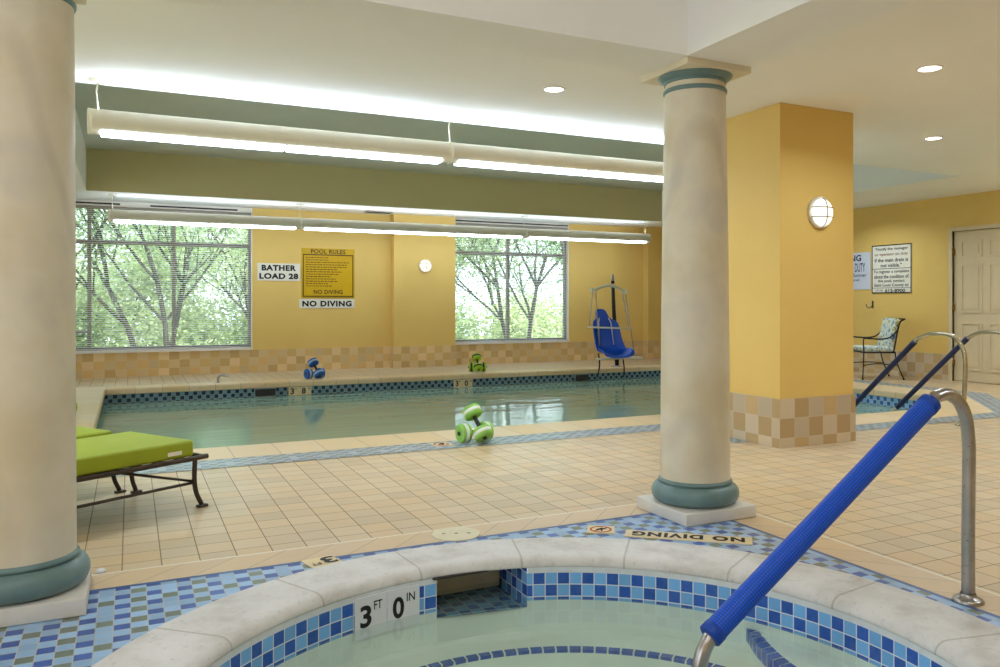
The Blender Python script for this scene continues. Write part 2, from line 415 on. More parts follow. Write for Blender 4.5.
# ------------------------------------------------------------------ floor with holes
def fill_with_holes(name, outer, holes, z, mat, parent=None):
    bm = bmesh.new()
    for L in [outer]+holes:
        vs = [bm.verts.new((x, y, z)) for x, y in L]
        for i in range(len(vs)): bm.edges.new((vs[i], vs[(i+1) % len(vs)]))
    bmesh.ops.triangle_fill(bm, edges=bm.edges[:], use_beauty=True)
    for f in bm.faces:
        if f.normal.z < 0: f.normal_flip()
    me = bpy.data.meshes.new(name); bm.to_mesh(me); bm.free(); me.materials.append(M[mat])
    o = bpy.data.objects.new(name, me); COL.objects.link(o)
    if parent is not None: o.parent = parent
    return o
NXA, NXB, NYB = 1.115, 1.497, 3.40                      # skimmer niche of the hot tub
aA, aB = math.degrees(math.acos((NXA-SX)/RT)), math.degrees(math.acos((NXB-SX)/RT))
def circ(r, n=144): return [(SX+r*math.cos(2*PI*k/n), SY+r*math.sin(2*PI*k/n)) for k in range(n)]
def spa_outline(r=RT):
    P = [(SX+r*math.cos(math.radians(a)), SY+r*math.sin(math.radians(a))) for a in [aA+(360+aB-aA)*k/150 for k in range(151)]]
    return P+[(NXB, NYB), (NXA, NYB)]
fl = fill_with_holes('floor', [(XL-.2, YF-.2), (XR+.2, YF-.2), (XR+.2, YB+.2), (XL-.2, YB+.2)], [offset_poly(POOL, [.02]*7), circ(1.30)], 0.0, 'deck'); struct(fl)

# ------------------------------------------------------------------ ceiling, beams
c = MB(); T = 3.5
RX0, RX1, RY0, RY1, RZ = -.517, 8.72, 6.32, 12.3, 3.14
c.box(XL-.2, RX0, 3.52, YB+.2, ZC, T); c.box(RX1, XR+.2, YF-.2, YB+.2, ZC, T)
c.box(RX0, RX1, 3.52, RY0, ZC, T); c.box(RX0, RX1, RY1, YB+.2, ZC, T)
c.box(2.78, RX1, YF-.2, 3.52, ZC, T); c.box(XL-.2, 2.78, YF-.2, 3.52, 3.2, T)
struct(c.build('ceiling', 'ceiling'))
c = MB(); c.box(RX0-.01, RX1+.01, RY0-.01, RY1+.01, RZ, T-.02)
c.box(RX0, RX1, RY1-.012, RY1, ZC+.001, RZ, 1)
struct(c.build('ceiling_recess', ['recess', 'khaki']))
c = MB(); c.box(XL-.2, 2.78, 3.175, 3.52, 2.277, 3.2); struct(c.build('trim_1', 'ceiling'))
c = MB(); c.box(2.405, 2.78, YF-.2, 3.175, 2.277, 3.2); struct(c.build('trim_2', 'ceiling'))

# ------------------------------------------------------------------ walls
def wall_with_holes(name, u0, u1, z0, z1, holes, place, mat='wall', th=.22):
    us = sorted({u0, u1}|{h[0] for h in holes}|{h[1] for h in holes}); zs = sorted({z0, z1}|{h[2] for h in holes}|{h[3] for h in holes})
    w = MB()
    for a, b in zip(us, us[1:]):
        for p, q in zip(zs, zs[1:]):
            um, zm = (a+b)/2, (p+q)/2
            if any(h[0] < um < h[1] and h[2] < zm < h[3] for h in holes): continue
            A = place(a, 0); B = place(b, th)
            w.box(min(A[0], B[0]), max(A[0], B[0]), min(A[1], B[1]), max(A[1], B[1]), p, q)
    return w
W1 = (-2.9, 1.72, .39, 2.52); W2 = (5.10, 7.40, .39, 2.52)
w = wall_with_holes('wall_back', XL-.2, XR+.2, -.1, ZC+.05, [W1, W2], lambda u, d: (u, YB+d))
w.box(3.96, 5.06, 13.25, YB, 0, ZC); w.box(9.08, XR, 13.25, YB, 0, ZC)
struct(w.build('wall_back', 'wall'))
DY0, DY1, DH = 6.62, 7.57, 2.086
w = wall_with_holes('wall_right', YF-.2, YB+.2, -.1, ZC+.05, [(DY0, DY1, -.1, DH)], lambda u, d: (XR+d, u)); w.box(XR+.15, XR+.22, DY0, DY1, -.1, DH); struct(w.build('wall_right', 'wall'))  # slab behind the door leaf is added to block stray daylight
w = wall_with_holes('wall_left', YF-.2, YB+.2, -.1, T, [(-1.5, 2.2, .4, 2.4), (4.2, 9.4, .4, 2.4)], lambda u, d: (XL-d, u)); struct(w.build('wall_left', 'wall'))
w = MB(); w.box(XL-.2, XR+.2, YF-.22, YF, -.1, T); struct(w.build('wall_front', 'wall'))

# tiled base course
def base_strip(mb, pts, h, th=.014, u0=0):
    """strip of wall tile following plan points, in front of the wall (to the right of travel)"""
    L = u0; q = offset_open(pts, th)
    for (a, b, A, B) in zip(pts, pts[1:], q, q[1:]):
        l = math.dist(a, b)
        mb.face([(A[0], A[1], 0), (B[0], B[1], 0), (B[0], B[1], h), (A[0], A[1], h)], [(L, -h), (L+l, -h), (L+l, 0), (L, 0)])
        mb.face([(A[0], A[1], h), (B[0], B[1], h), (b[0], b[1], h), (a[0], a[1], h)], [(L, -.01), (L+l, -.01), (L+l, -.02), (L, -.02)])
        L += l
def offset_open(P, d):
    out = []
    for i in range(len(P)):
        ns = []
        for j in (i-1, i):
            if 0 <= j < len(P)-1:
                t = (Vector(P[j+1])-Vector(P[j])).normalized(); ns.append(Vector((t.y, -t.x)))
        if len(ns) == 1: v = ns[0]
        else: v = (ns[0]+ns[1]).normalized(); v = v/max(.3, v.dot(ns[0]))
        out.append((P[i][0]+v.x*d, P[i][1]+v.y*d))
    return out
b = MB(); base_strip(b, [(XL, YB), (3.96, YB), (3.96, 13.25), (5.06, 13.25), (5.06, YB), (9.08, YB), (9.08, 13.25), (XR, 13.25)], .355); struct(b.build('baseboard_back', 'base_back'))
b = MB(); base_strip(b, [(XR, 13.25), (XR, DY1+.06)], .367); base_strip(b, [(XR, DY0-.06), (XR, YF)], .367); struct(b.build('baseboard_right', 'base_pil'))

# ------------------------------------------------------------------ windows
def window(n, X0, X1, Z0, Z1, mull, transom, extra=()):
    yg = YB+.13; f = MB(); fw = .026
    def bar(a, b, p, q, d=.05): f.box(a, b, yg-d, yg+.02, p, q)
    bar(X0, X1, Z0, Z0+.05); bar(X0, X1, Z1-.05, Z1); bar(X0, X0+.05, Z0, Z1); bar(X1-.05, X1, Z0, Z1)
    for m in mull: bar(m-fw, m+fw, Z0+.05, Z1-.05)
    xs = [X0]+list(mull)+[X1]
    for a, bb in zip(xs, xs[1:]): bar(a+fw, bb-fw, transom-.03, transom+.03, .045)
    for (a, bb, z) in extra: bar(a+fw, bb-fw, z-.02, z+.02, .045)
    root = struct(f.build('window_%d' % n, 'frame'))
    g = MB(); g.box(X0+.03, X1-.03, yg-.004, yg+.004, Z0+.03, Z1-.03); g.build('pane', 'glass', root)
    s = MB(); s.box(X0-.0, X1+.0, YB-.035, yg-.05, Z0-.035, Z0+.006); s.build('sill', 'white', root)
    j = MB(); j.box(X0, X0+.012, YB, yg-.05, Z0+.006, Z1); j.box(X1-.012, X1, YB, yg-.05, Z0+.006, Z1); j.box(X0+.012, X1-.012, YB-.003, yg-.05, Z1-.012, Z1); j.build('jamb_lining', 'white', root)
    h = MB(); h.box(X0, X1, YB-.012, YB-.001, Z1+.001, ZC-.001); h.build('head_panel', 'white', root)
    return root
window(1, *W1, [-1.66, -.53, .595], 1.985, [(-1.66, -.53, .667)])
window(2, *W2, [6.185], 1.985)
def blind(X0, X1, Z0, Z1, label):
    s = MB(); y = YB+.045; n = int((Z1-Z0)/.03)
    for i in range(n):
        z = Z0+.02+i*.03
        mt = Matrix.Translation((0, y, z)) @ Matrix.Rotation(math.radians(16), 4, 'X')
        s.box(X0+.02, X1-.02, -.011, .011, -.0012, .0012, mt=mt)
    o = thing('window_blind', label, 'blind', ((X0+X1)/2, y, Z0), group='horizontal blinds')
    a = s.build('slats', 'blind', o, (-(X0+X1)/2, -y, -Z0))
    r = MB(); r.box(X0+.015, X1-.015, y-.018, y+.018, Z1-.035, Z1-.012); r.build('headrail', 'frame', o, (-(X0+X1)/2, -y, -Z0))
    for k in range(5):
        c = MB(); x = X0+.15+(X1-X0-.3)*k/4; c.tube([(x, y-.014, Z0+.01), (x, y-.014, Z1-.03)], .0012, 5)
        c.build('ladder_cord', 'blind', o, (-(X0+X1)/2, -y, -Z0))
blind(*W1, 'open slatted blind over the wide window beside the bather load sign')
blind(*W2, 'open slatted blind over the narrower window beside the pool lift')
for (a, bb, z, nm) in ((-.71, -.13, 2.538, 'short dark slot strip above the left end of the wide window'), (.27, 1.5, 2.535, 'long dark slot strip above the middle of the wide window'), (5.12, 7.38, 2.54, 'dark slot strip running across the top of the narrower window')):
    d = MB(); d.box(a, bb, YB-.020, YB-.0125, z-.012, z+.012); d.box(a-.01, bb+.01, YB-.017, YB-.0125, z-.018, z+.018, mi=1)
    tag(d.build('slot_vent', ['dark', 'white']), nm, 'vent', 'slot vents above the windows')
d = MB(); d.box(3.42, 3.86, 12.98, 13.16, ZC-.012, ZC-.001, 1)
for k in range(6): d.box(3.44, 3.84, 13.0+k*.025, 13.013+k*.025, ZC-.016, ZC-.012)
tag(d.build('ceiling_grille', ['dark', 'frame']), 'dark louvred ceiling grille above the pool rules sign', 'vent')

# ------------------------------------------------------------------ door
d = MB(); d.box(XR-.012, XR+.1, DY0-.055, DY0, 0, DH+.055); d.box(XR-.012, XR+.1, DY1, DY1+.055, 0, DH+.055); d.box(XR-.012, XR+.1, DY0, DY1, DH, DH+.055)
dr = struct(d.build('door_1', 'door'))
leaf = MB(); leaf.box(XR+.03, XR+.07, DY0+.004, DY1-.004, .008, DH-.004)
lo = leaf.build('door_leaf', 'door', dr)
pn = MB(); wd = (DY1-DY0); 
for (c0, c1) in ((.12, .45), (.55, .88)):
    for (z0, z1) in ((.16, .82), (.95, 1.62), (1.72, 1.95)):
        y0, y1 = DY0+wd*c0, DY0+wd*c1
        fr = .022
        pn.box(XR+.018, XR+.03, y0, y1, z0, z0+fr); pn.box(XR+.018, XR+.03, y0, y1, z1-fr, z1); pn.box(XR+.018, XR+.03, y0, y0+fr, z0+fr, z1-fr); pn.box(XR+.018, XR+.03, y1-fr, y1, z0+fr, z1-fr)
        pn.box(XR+.022, XR+.03, y0+fr+.03, y1-fr-.03, z0+fr+.03, z1-fr-.03)
pn.build('panel_moulding', 'door', lo)
for z in (.25, 1.02, 1.80):
    hm = MB(); hm.box(XR-.004, XR+.03, DY1-.02, DY1+.008, z-.045, z+.045); hm.tube([(XR-.004, DY1-.006, z-.05), (XR-.004, DY1-.006, z+.05)], .008, 8); hm.build('hinge', 'brass', dr)
kn = MB(); kn.lathe([(.03, 0), (.03, .008), (.012, .012), (.012, .04), (.028, .05), (.03, .07), (.0, .08)], 20, mt=Matrix.Translation((XR+.03, DY0+.08, 1.0)) @ Matrix.Rotation(-PI/2, 4, 'Y')); kn.build('door_knob', 'brass', lo)

# ------------------------------------------------------------------ swimming pool
pool = thing('swimming_pool', 'long indoor swimming pool with buff coping below the windows', 'swimming pool', (3.8, 9.0, 0))
PL = (-3.8, -9.0, 0)
b = MB(); dp = -1.15
for i in range(7):
    p, q = POOL[i], POOL[(i+1) % 7]; b.face([(p[0], p[1], -.30), (q[0], q[1], -.30), (q[0], q[1], dp), (p[0], p[1], dp)])
b.f.append(tuple(range(len(b.v), len(b.v)+7))); b.v += [(x, y, dp) for x, y in POOL]
b.build('basin', 'plaster', pool, PL)
def band(edges, z0, z1, mat, name, parent, loc):
    m = MB()
    for i in edges:
        p, q = POOL[i], POOL[(i+1) % 7]; l = math.dist(p, q)
        m.face([(p[0], p[1], z0), (q[0], q[1], z0), (q[0], q[1], z1), (p[0], p[1], z1)], [(0, z0-z1), (l, z0-z1), (l, 0), (0, 0)])
    return m.build(name, mat, parent, loc)
band([5, 6, 0, 1, 2], -.30, -.078, 'pool_tile', 'waterline_tile', pool, PL); band([3, 4], -.30, -.078, 'pool_tile_b', 'waterline_tile', pool, PL)
cp = MB(); inn = offset_poly(POOL, [-.03]*7); n = 7
prof = [(COP, .004)] + [(offset_poly(POOL, [-.03+.03*(1-math.sin(t))]*7), .004-.028*(1-math.cos(t))) for t in (0, .5, 1.0, PI/2)] + [(inn, -.07), (offset_poly(POOL, [.0]*7), -.078)]
for i in range(7):
    j = (i+1) % 7
    l = math.dist(POOL[i], POOL[j]); w0 = 0
    for (A, za), (B, zb) in zip(prof, prof[1:]):
        d = Vector(POOL[j])-Vector(POOL[i]); d.normalize()
        pr = lambda P: (Vector(P)-Vector(POOL[i])).dot(d)
        cp.face([(A[i][0], A[i][1], za), (A[j][0], A[j][1], za), (B[j][0], B[j][1], zb), (B[i][0], B[i][1], zb)], [(pr(A[i]), 0), (pr(A[j]), 0), (pr(B[j]), .1), (pr(B[i]), .1)])
cp.build('coping', 'coping', pool, PL)
mo = MB()
for i in (0, 1, 2, 3, 4, 6):
    j = (i+1) % 7; A, B = MOS, COP
    mo.face([(A[i][0], A[i][1], .003), (A[j][0], A[j][1], .003), (B[j][0], B[j][1], .003), (B[i][0], B[i][1], .003)])
mo.build('mosaic_border', 'pool_mosaic', pool, PL)
# skimmer mouths and depth plates on the far wall
for (a, bb) in ((1.523, 1.785), (6.513, 6.74)):
    s = MB(); s.box(a, bb, 11.55, 11.598, -.18, -.088); s.box(a-.012, bb+.012, 11.575, 11.599, -.195, -.078, 1)
    s2 = MB(); s2.box(a+.02, bb-.02, 11.53, 11.549, -.165, -.10)
    sk = s.build('skimmer_mouth', ['dark', 'pool_tile'], pool, PL)
for (a, bb, t1, t2) in ((1.965, 2.275, '3', '8'), (4.40, 4.705, '3', '0')):
    s = MB(); s.box(a, bb, 11.588, 11.599, -.20, -.083); pl = s.build('depth_plate', 'plate', pool, PL)
    tx = MB(); mt = frame_mt(((a+bb)/2, 11.587, -.137), (1, 0, 0), (0, 0, 1)); 
    hw = (bb-a)/2
    add_text(tx, t1, mt, h=.085, bold=.03, at=(-hw+.05, 0)); add_text(tx, t2, mt, h=.085, bold=.03, at=(.05, 0))
    add_text(tx, 'FT', mt, h=.022, at=(-.055, .03)); add_text(tx, 'IN', mt, h=.022, at=(hw-.03, .03)); tx.build('lettering', 'ink', pl)
wt = MB(); b0 = [(x, y, -.192) for x, y in POOL]; wt.v += b0; wt.f.append(tuple(range(7)))
tag(wt.build('pool_water', 'pool_water'), 'calm greenish water filling the long pool', 'water', kind='stuff')

# ------------------------------------------------------------------ hot tub
spa = thing('hot_tub', 'round hot tub with pale stone coping and blue checkered waterline tile', 'hot tub', (SX, SY, 0)); SL = (-SX, -SY, 0)
def pol(r, a, z): return (SX+r*math.cos(math.radians(a)), SY+r*math.sin(math.radians(a)), z)
cp = MB(); NS = 204; prof = [(RO, -.004), (RO, .006), (RO-.006, .0085), (1.21, .010)]+[(1.21-.048*math.sin(t), .010-.036*(1-math.cos(t))) for t in (.35, .7, 1.05, 1.4, PI/2)]+[(1.163, -.032), (1.17, -.034), (1.32, -.034)]
rows = []; uvr = []
for (r, z) in prof:
    rows.append([pol(r, 94.5+360*k/NS, z) for k in range(NS+1)]); uvr.append([(.5+17*k/NS+.0, r) for k in range(NS+1)])
for rw in uvr:
    for k in range(NS+1): rw[k] = (17*k/NS, rw[k][1])
cp.grid(rows[::-1], True, False, uvr[::-1]); cp.build('coping', 'stone', spa, SL)
cw = MB(); cw.grid([[pol(RT-.004, aA+(360+aB-aA)*k/140, z) for k in range(141)] for z in (-.030, -.0555)]); cw.build('caulk_strip', 'grout_white', spa, SL)
tm = MB(); N = 160; step = 2*PI*RT/142
def tile_arc(a0, a1, z0, z1, n):
    A = [a0+(a1-a0)*k/n for k in range(n+1)]
    tm.grid([[pol(RT, a, z) for a in A] for z in (z0, z1)], True, False, [[(math.radians(a)*RT, z-.0555*-1) for a in A] for z in (z0, z1)])
tile_arc(aA, 360+aB, -.172, -.0555, N); tm.build('waterline_tile', 'spa_tile', spa, SL)
ba = MB(); BZ = -.30; BR = .965
A = [aA+(360+aB-aA)*k/N for k in range(N+1)]
ba.grid([[pol(RT+.0005, a, z) for a in A] for z in (-.2, -.17)])
Af = [360*k/N for k in range(N+1)]
ba.grid([[pol(RT, a, z) for a in Af] for z in (-.32, -.1985)])
ba.grid([[pol(r, a, z) for a in Af] for r, z in ((.0, -.92), (BR-.03, -.90), (BR, BZ-.0), (RT+.001, BZ))], False)
ba.build('basin', 'spa_plaster', spa, SL)
ns = MB(); nt = 118
for k in range(nt):
    a0, a1 = 360*k/nt+.22, 360*(k+1)/nt-.22
    ns.grid([[pol(r, a0+(a1-a0)*q/2, z) for q in range(3)] for r, z in ((BR-.002, BZ-.008), (BR-.002, BZ+.005), (BR+.030, BZ+.005))], False)
ns.build('bench_edge_tile', 'step_tile', spa, SL)
# entry step: a shallow ledge by the handrail, edged with blue tile
a_st = math.degrees(math.atan2(2.50-SY, 2.195-SX)); st = MB(); ZS = -.205
wallp = [pol(RT-.001, -a_st+2*a_st*k/24, 0) for k in range(25)]
def nose(k, dx=0):
    f = k/24; y = SY-(2.50-SY)+2*(2.50-SY)*f; x = 2.195-.155*(1-(2*f-1)**2)**.8 + dx; 
    if dx: x = min(x, SX+math.sqrt(max(0, (RT-.001)**2-(y-SY)**2)))
    return (x, y)
st.grid([[(nose(k)[0], nose(k)[1], BZ-.05) for k in range(25)], [(nose(k)[0], nose(k)[1], ZS) for k in range(25)], [(p[0], p[1], ZS) for p in wallp]], False)
st.build('entry_step', 'spa_plaster', spa, SL)
se = MB()
for k in range(24):
    def lerp(i, f, dx): a, b2 = nose(i, dx), nose(i+1, dx); return (a[0]+(b2[0]-a[0])*f, a[1]+(b2[1]-a[1])*f)
    q = [lerp(k, .07, -.003), lerp(k, .93, -.003), lerp(k, .93, .047), lerp(k, .07, .047)]
    se.face([(x, y, ZS+.004) for x, y in q]); se.face([(q[0][0], q[0][1], ZS-.045), (q[1][0], q[1][1], ZS-.045), (q[1][0], q[1][1], ZS+.004), (q[0][0], q[0][1], ZS+.004)])
se.build('step_edge_tile', 'step_tile', spa, SL)
# skimmer niche
nm_ = MB()
def wall_uv(p, q, z0, z1):
    l = math.dist(p, q); nm_.face([(p[0], p[1], z0), (q[0], q[1], z0), (q[0], q[1], z1), (p[0], p[1], z1)], [(0, z0), (l, z0), (l, z1), (0, z1)])
yA = SY+math.sqrt(RT**2-(NXA-SX)**2); yB_ = SY+math.sqrt(RT**2-(NXB-SX)**2)
nm_z0, nm_z1 = -.205, -.045
wallR = MB(); l = NYB-yB_
wallR.face([(NXB, yB_, -.205), (NXB, NYB, -.205), (NXB, NYB, -.033), (NXB, yB_, -.033)], [(0, -.1495), (l, -.1495), (l, .0225), (0, .0225)])
wallR.build('niche_wall_tile', 'spa_tile', spa, SL)
wall_uv((NXA, yA), (NXA, NYB), -.205, -.045); nm_.face([(NXA, yA, -.200), (NXB, yB_, -.200), (NXB, NYB, -.200), (NXA, NYB, -.200)], [(0, 0), (NXB-NXA, 0), (NXB-NXA, .32), (0, .32)])
nm_.build('niche_tile', 'niche_tile', spa, SL)
nb = MB(); nb.box(NXA, NXB, NYB, NYB+.02, -.21, -.03); nb.box(NXA-.02, NXB+.02, yB_+.035, NYB+.02, -.036, -.030); nb.build('niche_back', 'dark', spa, SL)
wr = MB(); wr.rbox(NXA+.03, NXB-.012, NYB-.07, NYB-.03, -.185, -.062, .008); wr.build('skimmer_weir', 'lid', spa, SL)
# depth plates on the waterline
for (a0, a1, big, small) in ((109.0, 101.98, '3', 'FT'), (101.92, 95.0, '0', 'IN')):
    s = MB(); AA = [a1+(a0-a1)*k/8 for k in range(9)]
    s.grid([[pol(r, a, z) for a in AA] for r, z in ((RT, -.205), (RT-.007, -.205), (RT-.007, -.046), (RT, -.046))], False)
    pl = s.build('depth_plate', 'plate_white', spa, SL)
    tx = MB(); am = (a0+a1)/2
    mp = lambda p, am=am: Vector(pol(RT-.008-p.z*.3, am-math.degrees(p.x/RT), -.112+p.y))
    add_text(tx, big, mp, w=.05, h=.085, bold=.03, at=(-.022, -.008)); add_text(tx, small, mp, w=.036, h=.034, bold=.012, at=(.032, .026)); tx.build('lettering', 'ink', pl)
wt = MB(); P = [(x, y, -.163) for x, y in spa_outline(RT)]; wt.v += P; wt.f.append(tuple(range(len(P))))
tag(wt.build('hot_tub_water', 'spa_water'), 'clear still water in the round hot tub', 'water', kind='stuff')
# mosaic apron, blue edge course and buff border course around the tub
MX0, MX1, MY0, MY1 = -.42, 2.68, .43, 3.475
o = fill_with_holes('mosaic_apron', [(MX0, MY0), (MX1, MY0), (MX1, MY1), (MX0, MY1)], [circ(RO-.003)], .0025, 'spa_mosaic', spa); o.location = SL
e = MB()
def ring_rect(mb, x0, x1, y0, y1, wd, z, uv=False):
    O = [(x0-wd, y0-wd), (x1+wd, y0-wd), (x1+wd, y1+wd), (x0-wd, y1+wd)]; I = [(x0, y0), (x1, y0), (x1, y1), (x0, y1)]
    for i in range(4):
        j = (i+1) % 4; l = math.dist(I[i], I[j])
        mb.face([(O[i][0], O[i][1], z), (O[j][0], O[j][1], z), (I[j][0], I[j][1], z), (I[i][0], I[i][1], z)], [(-wd, wd), (l+wd, wd), (l, 0), (0, 0)])
ring_rect(e, MX0+.022, MX1-.022, MY0+.022, MY1-.022, .022, .0034); e.build('edge_course', 'edge_blue', spa, SL)
e = MB(); ring_rect(e, MX0, MX1, MY0, MY1, .2, .0022); e.build('border_course', 'band', spa, SL)

# inlaid deck markers
def inlay(name, label, cat, cx, cy, rot, w, h, mat='plate'):
    t = thing(name, label, cat, (cx, cy, .0035), rot)
    s = MB(); s.box(-w/2, w/2, -h/2, h/2, 0, .003); s.build('plate', mat, t); return t
t = inlay('deck_marker', 'long buff deck tile lettered no diving beside the round column plinth', 'floor sign', 2.297, 3.033, math.radians(-40+180+.6), .575, .112)
tx = MB(); add_text(tx, 'NO DIVING', frame_mt((0, 0, .0032), (1, 0, 0), (0, 1, 0)), w=.51, h=.072, bold=.045, space=1.16); tx.build('lettering', 'ink', t)
t = inlay('depth_marker', 'small buff deck tile reading 3 FT set at the edge of the hot tub', 'floor sign', .716, 3.424, math.radians(180+13.5), .132, .118)
tx = MB(); mt = frame_mt((0, 0, .0032), (1, 0, 0), (0, 1, 0)); add_text(tx, '3', mt, w=.06, h=.088, bold=.035, at=(-.03, 0)); add_text(tx, 'FT', mt, w=.04, h=.032, bold=.01, at=(.036, .022)); tx.build('lettering', 'ink', t)
def no_dive(label, x, y, rot, s):
    t = inlay('no_diving_symbol', label, 'floor sign', x, y, rot, s, s)
    r = MB(); r.lathe([(s*.33, .003), (s*.33, .0045), (s*.40, .0045), (s*.40, .003)], 32)
    r.box(-s*.33, s*.33, -s*.03, s*.03, .003, .0044, mt=Matrix.Rotation(math.radians(45), 4, 'Z')); r.build('red_ring', 'red', t)
    g = MB(); g.lathe([(0, .0048), (s*.06, .0046), (s*.06, .003)], 12, c=(s*.12, s*.08)); g.tube([(s*.06, s*.03, .004), (-s*.16, -s*.10, .004)], [s*.055, s*.03], 6); g.tube([(s*.0, -s*.02, .004), (s*.05, -s*.2, .004)], s*.025, 6); g.build('diver_figure', 'ink', t)
no_dive('square tile with red no diving circle set in the hot tub mosaic', 2.003, 3.317, math.radians(-33), .13)
no_dive('square tile with red no diving circle set in the long pool mosaic', 2.127, 5.871, math.radians(3), .15)
t = thing('skimmer_lid', 'round cream skimmer lid flush with the deck behind the hot tub', 'lid', (1.362, 3.555, .0025))
s = MB(); s.lathe([(0, .006), (.108, .006), (.112, .0045), (.112, 0)], 48); s.build('disc', 'lid', t)
for k in (-1, 0, 1):
    s = MB(); s.lathe([(0, .0072), (.009, .0072), (.009, .005)], 14, c=(k*.055, k*-.02)); s.build('finger_hole', 'frame', t)
s = MB(); s.lathe([(0, .012), (.012, .011), (.018, .006), (.02, 0)], 20, c=(0, 0)); tag(s.build('deck_anchor_cap', 'plate_white', None, (-.105, 3.70, .0025)), 'tiny white cap on the tiles beside the large column base', 'cap')

# ------------------------------------------------------------------ columns
def column(x, y, label, k=1.0):
    t = thing('round_column', label, 'column', (x, y, .0035), group='round painted columns')
    s = MB(); s.rbox(-.217, .217, -.217, .217, 0, .06, .004); s.build('plinth', 'plinth', t)
    s = MB(); s.lathe([(.18, .06)]+[(.176+.047*math.sin(a), .112-.05*math.cos(a)) for a in [PI*k/12 for k in range(13)]]+[(.188, .165), (.188, .176), (.178, .184)], 64); s.build('base_moulding', 'teal', t)
    s = MB(); s.lathe([(.178, .17), (.1765, .4), (.174, .8), (.169+k*.005, 1.3), (.162+k*.010, 1.8), (.155+k*.014, 2.165)], 64); s.build('shaft', 'shaftL', t)
    s = MB(); s.lathe([(r_+k*.014, z) for r_, z in ((.154, 2.150), (.160, 2.152), (.163, 2.158), (.163, 2.166), (.160, 2.172), (.153, 2.174))], 64); s.build('neck_ring', 'teal', t)
    s = MB(); s.lathe([(.152+k*.014, 2.165), (.152+k*.010, 2.21)], 64); s.build('neck', 'cream', t)
    s = MB(); s.lathe([(.150, 2.199), (.158, 2.200), (.160, 2.212), (.158, 2.214), (.164, 2.216), (.176, 2.224), (.186, 2.234), (.190, 2.2395), (.0, 2.2395)], 64); s.build('capital', 'teal', t)
    s = MB(); s.rbox(-.2, .2, -.2, .2, 2.239, 2.2735, .003); s.build('abacus', 'cream', t)
    return t
column(2.612, 3.388, 'round marbled column with teal base standing behind the hot tub rail', 0)
column(-.352, 3.418, 'round marbled column standing in front of the green loungers')

# ------------------------------------------------------------------ square pillar
t = thing('square_pillar', 'square yellow pillar with tiled base and a round wall lamp', 'pillar', (4.72, 4.99, 0))
s = MB(); s.box(-.38, .38, -.38, .38, 0, ZC-.001); s.build('pillar_shaft', 'wall', t)
s = MB(); base_strip(s, [(-.38, .38), (-.38, -.38), (.38, -.38), (.38, .38), (-.38, .38)][::1], .366, .012)
s2 = MB()
for (p, q, u) in (((-.392, .392), (-.392, -.392), .03), ((-.392, -.392), (.392, -.392), 0.0), ((.392, -.392), (.392, .392), .05), ((.392, .392), (-.392, .392), .02)):
    l = math.dist(p, q); s2.face([(p[0], p[1], 0), (q[0], q[1], 0), (q[0], q[1], .366), (p[0], p[1], .366)], [(u, -.366), (u+l, -.366), (u+l, 0), (u, 0)])
    a, c2 = (p[0]*.38/.392, p[1]*.38/.392), (q[0]*.38/.392, q[1]*.38/.392)
    s2.face([(p[0], p[1], .366), (q[0], q[1], .366), (c2[0], c2[1], .366), (a[0], a[1], .366)], [(u, -.02), (u+l, -.02), (u+l, -.03), (u, -.03)])
s2.build('tiled_base', 'base_pil', t)

# ------------------------------------------------------------------ lamps
def pendant(x0, y, lens, label, zt, zb, joints, canopies, aim, up='uptube'):
    t = thing('pendant_lamp', label, 'lamp', (x0, y, zb), group='long hanging lamp runs')
    r = (zt-zb)/2; R = .085
    def prof(zs=1.0):
        return [(R*math.sin(a)*1.0, r+ r*math.cos(a)) for a in [2*PI*k/24 for k in range(24)]]
    for a, bb in zip(joints, joints[1:]):
        s = MB(); g = .012; a0 = math.asin(.034/R); P = [(R*math.sin(q), r+r*math.cos(q)) for q in [aim+a0+(2*PI-2*a0)*k/28 for k in range(29)]]
        rot = lambda y, z: (y*math.cos(aim)+(z-r)*math.sin(aim), r-y*math.sin(aim)+(z-r)*math.cos(aim))
        P = [rot(.030, 2*r-.05)]+P+[rot(-.030, 2*r-.05), rot(.030, 2*r-.05)]
        s.grid([[(xx-x0, p[0], p[1]) for p in P] for xx in (a+g, bb-g)], True)
        s.build('housing', 'housing', t)
        k = max(1, round((bb-a)/1.25))
        for q in range(k):
            p0 = a+g+.05+(bb-a-.124)*q/k; p1 = a+g+.05+(bb-a-.124)*(q+1)/k-.012
            s = MB(); s.rbox(p0-x0, p1-x0, -.06, .06, -.006, .045, .012); s.build('lower_lens', 'tube', t)
            s = MB(); s.box(p0-x0, p1-x0, -.024, .024, r-.036, r-.014, mt=Matrix.Translation((0, 0, r)) @ Matrix.Rotation(-aim, 4, 'X')); s.build('upper_lens', up, t)
    for j in joints:
        s = MB(); s.lathe([(.0, -.013), (R*.98, -.013), (R*1.0, 0), (R*.98, .013), (0, .013)], 28, mt=Matrix.Translation((j-x0, 0, r)) @ Matrix.Diagonal((1, 1, r/R*1.02, 1)) @ Matrix.Rotation(PI/2, 4, 'Y')); s.build('end_cap', 'housing', t)
    for cx in canopies:
        s = MB(); s.lathe([(0, ZC-zb-.022), (.05, ZC-zb-.02), (.062, ZC-zb-.001)], 24, c=(cx-x0, 0)); cn = s.build('canopy', 'housing', t)
        s = MB(); s.tube([(cx-x0, 0, ZC-zb-.018), (cx-x0-.012, 0, ZC-zb-.08), (cx-x0, 0, 2*r-.005)], .0045, 6); s.build('cable', 'housing', cn)
pendant(-.24, 6.17, .06, 'long pendant lamp run crossing in front of the ceiling recess, its end behind the column', 2.381, 2.21, [-.24, 2.30, 6.06], [-.19, 2.31, 6.02], math.radians(2))
